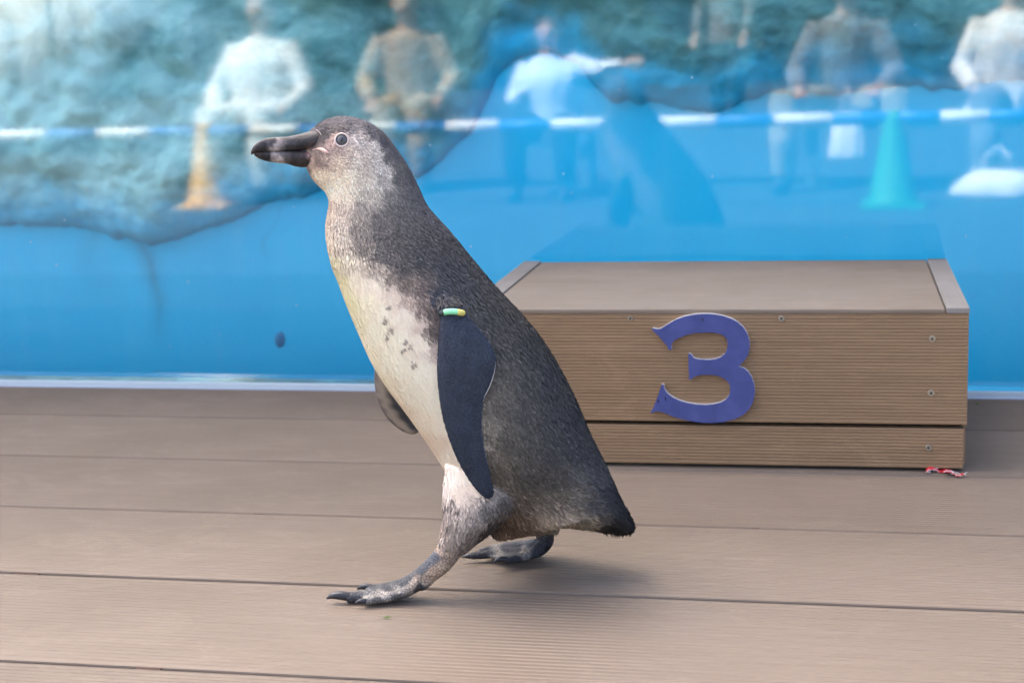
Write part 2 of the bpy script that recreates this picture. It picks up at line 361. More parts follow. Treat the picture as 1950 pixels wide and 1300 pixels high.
ridge_board('front_board', -PWD, 0.0, zgap[0], PHT - 0.006, 32, 0.0, 0.018, M['front'])
ridge_board('front_board', -PWD + .001, -0.0035, zb0, zgap[1], 11, 0.0012, 0.018, M['front'])
box('carcass', (-PWD + .006, 0.0185, 0.012), (-0.006, PDP - .006, PHT - 0.007), M['dark'], pod)
box('side_board', (-0.0055, 0.0186, zb0 + .002), (-0.0005, PDP - .003, PHT - 0.0065), M['front'], pod, .001)
box('side_board', (-PWD + .0005, 0.0186, zb0 + .002), (-PWD + .0055, PDP - .003, PHT - 0.0065), M['front'], pod, .001)
TW = 0.031
box('top_panel', (-PWD + TW, -0.0008, PHT - 0.0058), (-TW, PDP - .002, PHT), M['ptop'], pod, .0012)
for x0, x1 in ((-PWD, -PWD + TW - .0018), (-TW + .0018, 0.0008)):
    box('edge_trim', (x0, -0.0006, PHT - 0.0058), (x1, PDP, PHT + .0016), M['trim'], pod, .001)
for sx in (-PWD + .03, -.03):
    for sy in (.06, PDP - .06):
        box('foot_pad', (sx - .02, sy - .02, 0.0002), (sx + .02, sy + .02, 0.0122), M['dark'], pod)
# screws with cross slots
bm = bmesh.new(); bmesh.ops.create_cone(bm, cap_ends=True, segments=20, radius1=.0046, radius2=.0038, depth=.0016); me_s = bpy.data.meshes.new('screw'); bm.to_mesh(me_s); bm.free(); me_s.materials.append(M['screw'])
bm = bmesh.new(); box_bm(bm, (-.0022, -.0006, 0), (.0022, .0006, .0005)); box_bm(bm, (-.0006, -.0022, .0001), (.0006, .0022, .0006)); me_c = bpy.data.meshes.new('slot'); bm.to_mesh(me_c); bm.free(); me_c.materials.append(M['dark'])
for px, py in ((1200, 606), (1488, 606), (1775, 645), (1773, 748), (1768, 852)):
    p = pod_pt(px, py); s = link('screw', me_s, None, pod); s.location = (p.x, -0.0004, p.z); s.rotation_euler = (math.pi / 2, 0, 0)
    if px == 1200: s.scale = (.8, .8, .8)
    c = link('slot', me_c, None, s); c.location = (0, 0, .0006); c.rotation_euler = (0, 0, random.uniform(0, 1.5))
# the number
O3 = [(200,298),(215,302),(245,308),(275,300),(330,265),(400,225),(480,195),(560,178),(650,171),(740,176),(820,190),(890,212),(950,245),(1000,290),(1035,345),(1055,410),(1058,470),(1045,530),(1015,580),(985,615),(957,637),(1000,650),(1040,680),(1075,730),(1095,790),(1103,850),(1098,910),(1080,970),(1045,1025),(995,1070),(920,1105),(830,1128),(730,1138),(640,1135),(540,1122),(450,1103),(370,1078),(310,1052),(270,1038),(240,1033),(215,1036),(200,1050),(188,1052),(182,1042),(200,1010),(225,950),(250,885),(268,830),(278,800),(290,796),(300,803),(300,825),(312,850),(335,880),(380,912),(440,940),(510,960),(590,973),(670,977),(740,970),(800,955),(845,930),(872,895),(885,860),(882,810),(865,775),(830,745),(780,722),(720,712),(650,712),(600,718),(565,732),(545,750),(530,755),(515,748),(522,720),(518,680),(514,620),(515,570),(512,535),(520,523),(535,527),(550,548),(575,568),(620,576),(690,578),(750,572),(800,555),(835,525),(855,490),(862,445),(858,405),(838,375),(800,352),(740,340),(660,338),(580,343),(510,358),(450,378),(400,402),(372,425),(365,455),(368,485),(355,497),(342,490),(325,455),(290,415),(250,370),(215,335),(190,312)]
NTH = 0.0062
pts = [pod_pt(1200 + x / 4.643, 560 + y / 4.643, -NTH) for x, y in O3]
M['numface'] = mat('blue number paint', L3(76, 86, 142), 0.5, 0.4); N = NT(M['numface'])
nz_ = N.noise(N.coord('Object'), 40, 4, 0.6); N.l(N.ramp(nz_, [(0.35, L3(62, 70, 120)), (0.7, L3(74, 82, 134))]), N.b.inputs['Base Color'])
M['numedge'] = mat('pale cut edge', (0.6, 0.58, 0.55, 1), 0.6)
from mathutils.geometry import tessellate_polygon
tri = tessellate_polygon([[Vector((p.x, p.z, 0)) for p in pts]])
k = len(pts); V = [(p.x, -NTH, p.z) for p in pts] + [(p.x, -NTH + .0006, p.z) for p in pts] + [(p.x, -0.0002, p.z) for p in pts]
Fc = [tuple(t_) for t_ in tri] + [(i, (i + 1) % k, k + (i + 1) % k, k + i) for i in range(k)] + [(k + i, k + (i + 1) % k, 2 * k + (i + 1) % k, 2 * k + i) for i in range(k)]
me = pydata('number_three', V, Fc); fix_normals(me); me.materials.append(M['numface']); me.materials.append(M['numedge'])
for i, pl in enumerate(me.polygons): pl.material_index = 0 if i < len(tri) else 1
num = link('number_three', me, None, pod); num['label'] = 'blue cut out number 3 with pale edges'
for sx, sy, ln in ((248, 945, 22), (313, 925, 26), (640, 225, 22)):   # dark scuffs on the paint
    a_, b_ = pod_pt(1200 + (sx - 4) / 4.643, 560 + (sy - ln) / 4.643, -NTH), pod_pt(1200 + (sx + 4) / 4.643, 560 + (sy + ln) / 4.643, -NTH)
    V = [(a_.x, -NTH - .0003, a_.z), ((a_.x + b_.x) / 2 + .0009, -NTH - .0003, (a_.z + b_.z) / 2), (b_.x, -NTH - .0003, b_.z), ((a_.x + b_.x) / 2 - .0009, -NTH - .0003, (a_.z + b_.z) / 2)]
    link('scuff', pydata('scuff', V, [(0, 1, 2, 3)]), M['dark'] if sx < 600 else M['clip'], num)

# frayed ribbon under the podium corner
rb = [(1762, 896), (1775, 893), (1790, 894), (1800, 896), (1810, 900), (1822, 903), (1834, 904)]
V = []; 
for i, (x, y) in enumerate(rb):
    p = at_z(x, y, .003); hz = .0035 + .003 * math.sin(i * 2.1); wv = .006 + .002 * math.cos(i * 1.7)
    for j, tt in enumerate((-1, -.3, .3, 1)): V.append((p.x + .002 * math.sin(i * 3 + j), p.y + tt * wv, max(.0006, hz + (.002 if j in (1, 2) else -.0015) * math.sin(i + j))))
Fc = [(i * 4 + j, i * 4 + 4 + j, i * 4 + 5 + j, i * 4 + 1 + j) for i in range(len(rb) - 1) for j in range(3)]
M['red'] = mat('red cloth', (0.55, 0.02, 0.03, 1), 0.8); M['white'] = mat('white threads', (0.7, 0.68, 0.66, 1), 0.8)
ribbon = link('ribbon', pydata('ribbon', V, Fc, True), M['red']); sm = ribbon.modifiers.new('s', 'SOLIDIFY'); sm.thickness = .0007
tag(ribbon, 'frayed red and white ribbon scrap under the podium corner', 'ribbon')
parts = []
for i in range(24):
    e = random.random(); j = int(e * (len(rb) - 1)); f_ = e * (len(rb) - 1) - j
    p = Vector(V[j * 4]).lerp(Vector(V[j * 4 + 4]), f_) if random.random() < .8 else Vector(V[random.choice((0, 24)) + random.randint(0, 3)])
    d = Vector((random.uniform(-.006, .006), random.uniform(-.007, .001), random.uniform(0, .003)))
    parts.append(tube_pts([p, p + d * .6 + Vector((0, 0, .001)), p + d], .00035, 5))
link('fringe', pydata('fringe', *merge(*parts)), M['white'], ribbon)['kind'] = 'stuff'

# ================================================================== PENGUIN
NF = Vector((syw, cyw, 0)); D0 = 1.732; PXM = D0 / math.cos(PITCH) / F_PX * 0.985
pen = empty('penguin', at_z(900, 1105, 0)); tag(pen, 'young grey and white penguin walking left across the deck, banded flipper', 'penguin')
PINV = pen.matrix_world.inverted()
def P(x, y, d=0.0):                     # side-view plan of the bird: pixel of the drawing + depth from its middle plane (m)
    r = ray(x, y); return PINV @ (CAM + r * ((D0 + d) / r.dot(NF)))
def Q(x, y, dpx): return P(x, y, dpx * PXM)
ST = [  # dorsal x,y  ventral x,y  half width (px)
 (586,249, 580,312, 10), (600,240, 586,322, 19), (617,230, 594,338, 34), (650,222, 607,353, 55), (690,229, 621,367, 63), (725,249, 627,384, 66), (748,275, 625,402, 67),
 (775,315, 622,420, 69), (797,358, 621,440, 75), (815,395, 624,470, 86), (858,443, 633,508, 106), (905,501, 646,543, 122), (945,548, 661,583, 135), (990,596, 682,633, 145),
 (1031,646, 707,689, 151), (1066,703, 737,738, 153), (1096,762, 775,789, 151), (1121,821, 812,841, 146), (1143,866, 846,893, 137), (1160,901, 884,948, 122), (1173,931, 930,996, 101),
 (1184,956, 985,1018, 82), (1193,975, 1050,1001, 62), (1199,987, 1108,1004, 44), (1204,999, 1158,1011, 26), (1203,1006, 1180,1015, 11)]
sta = crom(ST, 5); RN = 44; rings = []; axis = []
for bx_, by_, fx_, fy_, wv in sta:
    c = np.array([(bx_ + fx_) / 2, (by_ + fy_) / 2]); a = np.array([(bx_ - fx_) / 2, (by_ - fy_) / 2]); axis.append(c)
    rings.append([Q(c[0] + a[0] * math.cos(h), c[1] + a[1] * math.cos(h), -wv * math.sin(h) * (1 - 0.08 * math.cos(h))) for h in np.linspace(0, 2 * math.pi, RN, endpoint=False)])
body_vf = loft(rings)
def limb(st, off):
    rr = []
    for fx_, fy_, bx_, by_, wv, o_ in crom(st, 4):
        c = ((fx_ + bx_) / 2, (fy_ + by_) / 2); a = ((bx_ - fx_) / 2, (by_ - fy_) / 2)
        rr.append([Q(c[0] + a[0] * math.cos(h), c[1] + a[1] * math.cos(h), o_ - wv * math.sin(h)) for h in np.linspace(0, 2 * math.pi, 24, endpoint=False)])
    return loft(rr)
thigh_n = limb([(890,790, 985,810, 30, -60), (853,862, 990,880, 46, -40), (846,908, 1000,925, 54, -58), (843,948, 985,962, 57, -78), (844,985, 942,1006, 49, -93), (839,1016, 908,1034, 37, -100), (834,1041, 880,1057, 25, -104)], 0)
thigh_f = limb([(930,850, 1060,860, 50, 70), (935,930, 1080,940, 55, 90), (965,985, 1068,985, 42, 105), (1000,1012, 1056,1012, 25, 112)], 0)
vent = limb([(925,960, 1050,960, 70, 0), (930,1000, 1050,985, 62, 0), (938,1018, 1020,1006, 40, 0), (948,1026, 990,1018, 20, 0)], 0)
body_me = remeshed('body', *merge(body_vf, thigh_n, thigh_f, vent), 0.0026, 7)

# colouring of the plumage: points on the side view (x, y, sRGB)
CP = [
 # crown, nape, neck side
 (598,240,70,66,72),(630,230,74,72,80),(665,226,78,76,84),(700,236,80,78,84),(730,262,72,70,74),(755,290,70,68,72),(780,330,72,70,72),(800,370,74,72,74),(820,410,66,64,66),
 (615,255,52,48,50),(608,268,58,52,52),(628,250,70,64,64),(650,243,86,80,80),(675,245,96,92,92),(700,262,92,88,88),(735,300,92,88,86),(758,330,88,85,82),
 (632,268,150,128,120),(640,285,140,122,112),(670,260,168,156,148),(690,265,172,162,152),(705,280,182,172,161),(722,300,182,172,160),(727,320,190,180,168),(728,345,150,142,132),
 (660,290,164,148,134),(690,300,186,172,156),(640,310,186,166,146),(610,310,120,104,96),(590,320,150,130,116),(605,335,206,184,160),(650,335,204,186,164),(690,335,190,176,158),(625,358,214,194,172),(660,365,196,180,160),(700,365,160,150,136),(740,370,110,105,98),(770,380,84,81,78),
 (628,390,178,160,144),(650,395,164,150,136),(690,400,128,119,110),(730,410,92,87,82),(770,425,74,71,69),
 (624,420,190,172,154),(645,430,168,155,142),(680,440,120,112,104),(720,450,86,82,78),(760,460,70,67,65),(800,450,66,64,63),
 (626,460,200,184,164),(650,465,172,160,146),(690,475,116,108,100),(730,490,84,79,76),(770,500,70,66,64),(810,490,62,60,60),(850,480,62,61,61),
 # white front
 (634,495,214,202,170),(655,500,206,194,172),(690,505,200,186,168),(715,512,168,154,140),(745,528,128,116,106),(770,540,118,105,96),(800,552,104,92,86),
 (645,530,216,208,168),(670,530,232,220,196),(710,540,232,218,198),(745,556,214,196,178),(775,570,186,166,150),(800,582,128,112,102),(818,596,84,74,68),
 (660,570,222,216,176),(690,575,232,222,194),(730,585,238,224,202),(770,595,236,220,200),(800,610,206,186,170),(820,620,96,84,78),(830,640,84,76,72),
 (675,615,228,220,188),(710,630,240,228,204),(760,640,240,226,204),(800,650,236,220,200),(822,660,190,172,160),(700,670,236,224,198),(750,690,242,228,206),(810,700,242,228,208),(828,700,236,222,204),
 (730,725,236,222,196),(780,750,240,226,204),(830,760,242,228,208),(765,775,226,210,186),(800,800,236,220,198),(850,800,240,226,206),(880,850,238,224,206),(820,845,226,208,186),(850,870,236,222,204),(850,905,236,224,210),(880,900,236,222,204),(900,930,226,210,192),(880,770,240,226,208),(900,800,226,212,196),(905,850,226,212,196),
 # back
 (850,520,60,60,62),(830,560,52,54,60),(880,560,62,62,62),(920,540,62,61,61),(870,610,70,68,66),(930,600,62,61,60),(980,610,64,62,60),(900,640,74,71,68),(950,660,70,67,64),(1010,660,58,57,57),(960,700,78,74,69),(1000,720,66,64,61),(1050,710,54,54,55),(940,740,96,90,82),(930,780,122,114,104),(925,820,126,118,108),(935,860,116,108,98),(955,780,84,79,73),(1000,780,68,65,62),(1050,780,56,55,55),(1090,790,50,51,53),
 (960,840,82,78,72),(1000,850,70,67,63),(1050,850,58,57,56),(1100,850,54,54,55),(1130,860,52,53,55),(950,900,96,89,81),(1000,910,68,64,60),(1050,910,64,61,58),(1100,910,78,77,75),(1140,910,62,63,65),
 # vent and tail
 (1000,950,84,76,69),(1050,950,104,97,88),(1100,950,104,99,92),(1130,960,72,71,70),(1155,955,34,34,36),(1140,1008,44,42,40),(1160,930,36,37,40),(1170,950,26,26,28),(1180,980,20,20,21),(1200,995,17,17,18),(1190,1012,16,16,16),(1160,1000,24,24,24),(1140,985,70,66,62),(1150,1005,40,38,37),(1120,995,146,137,124),(1100,975,126,118,107),(1080,990,170,158,142),(1060,970,134,124,112),(1040,985,160,146,128),(1020,965,112,103,94),
 (1000,990,106,90,77),(970,1000,98,82,69),(960,1020,110,92,78),(990,1015,124,104,88),(940,990,60,53,49),(930,1015,64,56,52),(960,965,78,70,64),
 # near thigh
 (846,930,214,206,198),(870,940,212,196,180),(900,955,184,168,154),(930,950,140,130,120),(850,970,160,148,140),(880,975,176,162,150),(910,985,142,131,121),(935,970,104,97,90),(845,1000,166,152,142),(870,1010,150,138,128),(900,1020,118,108,100),(838,1035,164,152,142),(860,1045,140,128,118),(880,1050,116,106,98),
]
CPa = np.array(CP, float); CPxy = CPa[:, :2]; CPc = lin(CPa[:, 2:])
SPOTS = [(737,580,6),(730,607,7),(741,622,8),(735,637,6),(770,645,6),(777,655,5),(784,690,5),(768,660,5),(850,965,9),(846,985,7),(862,950,8),(856,1000,8),(872,968,6),(848,895,4),(845,915,4)]
def fbm2(x, y, sc, seed):
    rs = np.random.default_rng(seed); out = np.zeros_like(x)
    for k in range(7):
        a = rs.uniform(0, 6.28); fr = sc * rs.uniform(.6, 2.2); out += np.sin((x * math.cos(a) + y * math.sin(a)) * fr + rs.uniform(0, 6.28)) / 3.0
    return out
def sstep(a, lo, hi): t = np.clip((a - lo) / (hi - lo), 0, 1); return t * t * (3 - 2 * t)
def plumage_colour(x, y, jitter=0.0):
    x = np.asarray(x, float); y = np.asarray(y, float)
    wx = x + fbm2(x, y, .10, 3) * 5 + fbm2(x, y, .33, 5) * 2.2 + RNG.normal(0, 1, x.shape) * jitter
    wy = y + fbm2(x, y, .09, 4) * 5 + fbm2(x, y, .31, 6) * 2.2 + RNG.normal(0, 1, x.shape) * jitter
    out = np.zeros((len(x), 3))
    for s0 in range(0, len(x), 20000):
        sl = slice(s0, s0 + 20000)
        d2 = (wx[sl, None] - CPxy[:, 0]) ** 2 + (wy[sl, None] - CPxy[:, 1]) ** 2 + 30.0
        wgt = d2 ** -2.6; out[sl] = (wgt @ CPc) / wgt.sum(1, keepdims=True)
    for sx, sy, r in SPOTS:
        dd = np.hypot((x - sx + 0.45 * (y - sy)) / 0.8, y - sy) / r + fbm2(x, y, .8, 9) * .25
        k = np.clip(1.15 - dd, 0, 1)[:, None] * .78
        out = out * (1 - k) + lin((70, 66, 64)) * k
    out = out * (1 - .22 * sstep(-y, -300, -250) * (out.mean(1) < .11))[:, None] * (1 + .25 * sstep(-y, -500, -440) * sstep(out.mean(1), .10, .25) * np.maximum(sstep(y, 325, 350), sstep(-x, -690, -670)))[:, None] * (1 + .30 * np.clip(1 - out.mean(1, keepdims=True) / .12, 0, 1)) * (1 + .10 * ((y > 350) & (y < 500))[:, None])
    return np.clip(out * np.array([1.02, .99, .925]), 0.004, 0.88)
FR = {'r': np.array(RIGHT), 'u': np.array(UP), 'f': np.array(FWD)}
PM = np.array(pen.matrix_world)
def to_px(co):
    wv = co @ PM[:3, :3].T + PM[:3, 3] - np.array(CAM); z = wv @ FR['f']
    return PW / 2 + F_PX * (wv @ FR['r']) / z, PH / 2 - F_PX * (wv @ FR['u']) / z
def set_cols(me, cols):
    at_ = me.color_attributes.new('pattern', 'FLOAT_COLOR', 'POINT'); full = np.ones((len(cols), 4)); full[:, :3] = cols
    at_.data.foreach_set('color', full.ravel())
def coords(me):
    a = np.empty(len(me.vertices) * 3); me.vertices.foreach_get('co', a); return a.reshape(-1, 3)
def plan_xy(co):                        # position on the side-view plan, the same for the near and the far side
    d = (co @ PM[:3, :3].T + PM[:3, 3]) @ np.array(NF) - D0
    return to_px(co - (2 * np.clip(d, 0, None))[:, None] * (np.array(NF) @ PM[:3, :3]))
def attr_mat(name, rough, spec, sheen=0.0, gain=1.0, bumps=None):
    m = mat(name, rough=rough, spec=spec); N = NT(m); at_ = N.n('ShaderNodeAttribute', attribute_name='pattern')
    c = at_.outputs['Color']
    if bumps:
        h = N.noise(N.coord('Object'), bumps[0], 4, 0.6); N.bump(h, bumps[1], bumps[2])
        c = N.mix(bumps[3], c, N.ramp(h, [(0.3, G(0.25)), (0.7, G(1.0))]), 'MULTIPLY')
    N.l(c, N.b.inputs['Base Color']); N.b.inputs['Sheen Weight'].default_value = sheen; return m
M['down'] = attr_mat('penguin skin and down', 0.7, 0.25)
M['feather'] = attr_mat('penguin feathers', 0.58, 0.3, 0.0)
co = coords(body_me); bxp, byp = plan_xy(co); set_cols(body_me, plumage_colour(bxp, byp))
body = link('body', body_me, M['down'], pen)

# feathers: short blades lying along the body, one part
def plumage(me, count, dens, flow, length, width, lift, shade, name, parent, colfn=None):
    me.calc_loop_triangles(); nt_ = len(me.loop_triangles)
    idx = np.empty(nt_ * 3, int); me.loop_triangles.foreach_get('vertices', idx); idx = idx.reshape(-1, 3)
    c = coords(me); vn = np.empty(len(me.vertices) * 3); me.vertices.foreach_get('normal', vn); vn = vn.reshape(-1, 3)
    A, B, C_ = c[idx[:, 0]], c[idx[:, 1]], c[idx[:, 2]]
    ar = np.linalg.norm(np.cross(B - A, C_ - A), axis=1) / 2; cen = (A + B + C_) / 3
    px, py = plan_xy(cen); ar = ar * dens(px, py); ti = RNG.choice(nt_, count, p=ar / ar.sum())
    r1 = np.sqrt(RNG.random(count)); r2 = RNG.random(count); w3 = np.stack([1 - r1, r1 * (1 - r2), r1 * r2], 1)
    p = (c[idx[ti]] * w3[:, :, None]).sum(1); nn = (vn[idx[ti]] * w3[:, :, None]).sum(1); nn /= np.linalg.norm(nn, axis=1, keepdims=True)
    px, py = plan_xy(p); fl = flow(px, py); t = fl - nn * (fl * nn).sum(1, keepdims=True); t /= np.linalg.norm(t, axis=1, keepdims=True) + 1e-9
    s = np.cross(nn, t); ang = RNG.normal(0, .22, count)[:, None]; t = t * np.cos(ang) + s * np.sin(ang); s = np.cross(nn, t)
    ln = (length(px, py) * RNG.uniform(.7, 1.3, count))[:, None]; wd_ = (width(px, py) * RNG.uniform(.7, 1.3, count))[:, None]
    lf = lift(px, py)[:, None] * RNG.uniform(.4, 1.6, (count, 1))
    base = p - nn * 0.0004; mid = p + t * ln * .55 + nn * (ln * lf * .75 + .0004); tip = p + t * ln + nn * (ln * lf)
    V = np.stack([base, mid - s * wd_ * .5, tip, mid + s * wd_ * .5], 1).reshape(-1, 3)
    m2 = bpy.data.meshes.new(name); m2.vertices.add(len(V)); m2.vertices.foreach_set('co', V.ravel())
    m2.loops.add(count * 4); m2.polygons.add(count); m2.loops.foreach_set('vertex_index', np.arange(count * 4))
    m2.polygons.foreach_set('loop_start', np.arange(count) * 4); m2.polygons.foreach_set('loop_total', np.full(count, 4)); m2.update()
    m2.polygons.foreach_set('use_smooth', np.ones(count, bool))
    cb = plumage_colour(px, py, 2.2) if colfn is None else colfn(p); var = np.exp(RNG.normal(0, 1, count))[:, None] ** shade(px, py)[:, None]
    dk = np.array([.88, 1.0, 1.13, 1.0])
    cols = np.clip(cb[:, None, :] * var[:, None, :] * dk[None, :, None], .003, .88).reshape(-1, 3); set_cols(m2, cols)
    tilt = nn + t * (-.25) * lf * 2 + RNG.normal(0, 1, (count, 3)) * (.09 - .065 * sstep(cb.mean(1), .3, .55))[:, None]; tilt /= np.linalg.norm(tilt, axis=1, keepdims=True)
    m2.normals_split_custom_set_from_vertices(np.repeat(tilt, 4, 0).tolist())
    o = link(name, m2, M['feather'], parent); o['kind'] = 'stuff'; return o
AX = np.array(axis); TG = np.gradient(AX, axis=0); TG /= np.linalg.norm(TG, axis=1, keepdims=True)
TG[:] = np.array([np.convolve(np.pad(TG[:, k], 6, 'edge'), np.ones(13) / 13, 'valid') for k in (0, 1)]).T
R3 = np.array(PINV.to_3x3() @ RT0); U3 = np.array(PINV.to_3x3() @ Vector((0, 0, 1)))
def flow(px, py):
    out = np.zeros((len(px), 2))
    for s0 in range(0, len(px), 20000):
        sl = slice(s0, s0 + 20000); d2 = (px[sl, None] - AX[:, 0]) ** 2 + (py[sl, None] - AX[:, 1]) ** 2 + 200
        wv = d2 ** -2.0; out[sl] = wv @ TG / wv.sum(1, keepdims=True)
    leg = np.clip((py - 930) / 60, 0, 1) * np.clip((1000 - px) / 60, 0, 1)
    out = out * (1 - leg)[:, None] + np.array([-.25, 1.0]) * leg[:, None]
    vnt = np.clip((py - 950) / 40, 0, 1) * np.clip((px - 960) / 60, 0, 1); out = out * (1 - .5 * vnt)[:, None] + np.array([.3, .9]) * (.5 * vnt)[:, None]
    return out[:, :1] * R3 - out[:, 1:] * U3
def whiteness(px, py): return sstep(plumage_colour(px, py).mean(1), .28, .55) * sstep(py, 480, 540)
EYE = (651, 267)
def dens(px, py):
    e = np.hypot(px - EYE[0], py - EYE[1]); d = np.where(e < 17, 0, 1) * (px > np.interp(py, [235, 246, 256, 275, 285, 300, 318], [592, 600, 612, 611, 603, 588, 578]))
    gp_ = np.min([np.hypot(px - a_, py - b_) for a_, b_ in ((600,285),(608,284),(616,286),(623,290),(629,293))], axis=0)
    d = d * (gp_ > 4.5)
    return d * (1 + 2.2 * sstep(-py, -470, -380))
plumage(body_me, 170000, dens, flow,
        lambda x, y: (6.2 + 3.6 * sstep(y, 330, 620) + 3.2 * sstep(y, 935, 990) * sstep(x, 930, 1000)) * PXM * 1.25,
        lambda x, y: (1.8 + 1.5 * sstep(y, 330, 620)) * PXM * 1.15,
        lambda x, y: (.13 + .10 * sstep(y, 900, 1000) * sstep(x, 900, 980)) * (1 - .75 * whiteness(x, y)),
        lambda x, y: .26 * (1 - .88 * whiteness(x, y)) * (1 + .25 * sstep(-y, -300, -250)), 'plumage', body)
# ragged tail quills and vent fluff
parts = []
for i in range(150):
    e = random.random(); x, y = 1146 + 56 * e, 1006 + 6 * math.sin(e * 3.1) - 10 * max(0, e - .7); d = random.uniform(-1, 1) * 24 * (1 - .5 * e)
    a = Q(x - random.uniform(8, 20), y - random.uniform(22, 38), d * .8); b = Q(x + random.uniform(0, 6), y + random.uniform(1, 14), d)
    parts.append(tube_pts([a, a.lerp(b, .55), b], [1.6 * PXM, 1.7 * PXM, .15 * PXM], 5))
M['quill'] = mat('black quills', (0.006, 0.006, 0.007, 1), 0.6, 0.3); tq = link('tail_quills', pydata('tail_quills', *merge(*parts), True), M['quill'], pen); tq['kind'] = 'stuff'

# body lookup for things seated on the skin
bvh = BVHTree.FromPolygons([v.co for v in body_me.vertices], [tuple(p.vertices) for p in body_me.polygons])
def on_skin(x, y, side=-1):
    o_ = P(x, y, side * 0.3); d_ = (P(x, y, 0) - o_).normalized(); h = bvh.ray_cast(o_, d_); return h[0], h[1]
# beak
def mandible(st):
    rr = []
    for x, yt, yb, wv, fl in crom(st, 5):
        ring = []
        for h in np.linspace(0, 2 * math.pi, 28, endpoint=False):
            cz, sz = math.cos(h), math.sin(h)
            ring.append(Q(x, (yt + yb) / 2 - cz * (yb - yt) / 2, -wv * math.copysign(abs(sz) ** .8, sz) * (1 + fl * cz)))
        rr.append(ring)
    return loft(rr)
up_vf = mandible([(478,288,295,2,0), (481,281,294,4.5,-.1), (488,273,291.5,7.5,-.15), (500,265.5,290.5,10,-.2), (518,261.5,289.5,12,-.25), (545,260.5,288,14,-.25), (572,255,287,18,-.25), (590,250,286.5,23.5,-.2), (602,247,286,27,-.15), (611,248,284,27,-.1), (618,254,280,20,0)])
lo_vf = mandible([(484,289,296,3.5,.1), (493,289,302,6.5,.15), (507,288.5,307,9.5,.2), (525,288,310,11.5,.2), (545,287,312,13,.2), (562,287,317,16,.2), (578,287,319,20,.15), (592,288,315,22,.1), (602,289,306,11,.1)])
BK = [(480,290,62,50,42),(486,278,70,64,64),(490,284,44,40,40),(500,268,50,50,56),(505,280,40,39,42),(520,270,58,57,60),(522,281,190,176,166),(530,275,168,156,148),(537,280,120,110,106),(515,276,90,84,84),(545,280,56,52,52),(550,266,64,64,68),(575,262,46,45,48),(580,275,38,37,38),(600,258,46,44,46),(610,268,40,38,40),(600,280,60,50,48),
 (490,294,70,58,48),(500,298,46,43,44),(512,300,44,42,46),(524,299,170,156,148),(532,302,196,182,172),(534,308,176,160,150),(535,295,110,104,104),(545,303,96,88,86),(560,300,58,54,54),(560,312,48,44,44),(580,300,64,56,54),(590,294,150,118,110),(603,288,176,138,128),(612,290,184,146,134),(588,308,52,46,44),(600,300,120,100,90)]
BKa = np.array(BK, float); BKc = lin(BKa[:, 2:])
def ctrl_cols(co, pts, cols, p=2.6, soft=10, jit=0.0, proj=None):
    x, y = (proj or plan_xy)(co); x = x + fbm2(x, y, .25, 21) * 2; y = y + fbm2(x, y, .3, 22) * 1.5
    d2 = (x[:, None] - pts[:, 0]) ** 2 + (y[:, None] - pts[:, 1]) ** 2 + soft; wv = d2 ** -p; c = wv @ cols / wv.sum(1, keepdims=True)
    if jit: c = c * np.exp(RNG.normal(0, jit, len(c)))[:, None]
    return c
BKc = np.where(BKc.mean(1, keepdims=True) < .12, BKc * .78, BKc * .98); M['beak'] = attr_mat('beak horn', 0.45, 0.22, 0, 1, (330, .7, .0011, .75))
beak = empty('beak'); beak.parent = pen
for nm, vf in (('upper_mandible', up_vf), ('lower_mandible', lo_vf)):
    me = pydata(nm, *vf, True); fix_normals(me); set_cols(me, ctrl_cols(coords(me), BKa[:, :2], BKc)); link(nm, me, M['beak'], beak)
M['gape'] = mat('pink gape', L3(196, 158, 144), 0.55)
for sd_ in (-1, 1):                     # fleshy corner of the mouth
    pp = []
    for x, y in ((596,285.5), (606,283.5), (614,285), (621,289), (629,293)):
        h = on_skin(x, y, sd_)[0]; q_ = Q(x, y, sd_ * 22)
        pp.append(q_.lerp(h, sstep(np.array(x), 596, 612)) if h is not None else q_)
    link('gape', pydata('gape', *tube_pts(pp, [1.2 * PXM, 2.8 * PXM, 3.8 * PXM, 3.8 * PXM, 1.4 * PXM], 8), True), M['gape'], beak)
M['cere'] = mat('pale skin at the bill base', L3(176, 158, 148), 0.6)
for sd_ in (-1, 1):
    pp = []
    for x, y in ((602,247), (608,252), (613,260), (612,270), (607,278)):
        h = on_skin(x, y, sd_)[0]; q_ = Q(x, y, sd_ * 27); pp.append(q_ if h is None else q_.lerp(h, .35))
    c_ = crom([tuple(q) for q in pp], 4); link('bill_base_skin', pydata('bill_base_skin', *tube_pts([Vector(q) for q in c_], [1.1 * PXM] * len(c_), 6), True), M['cere'], beak)
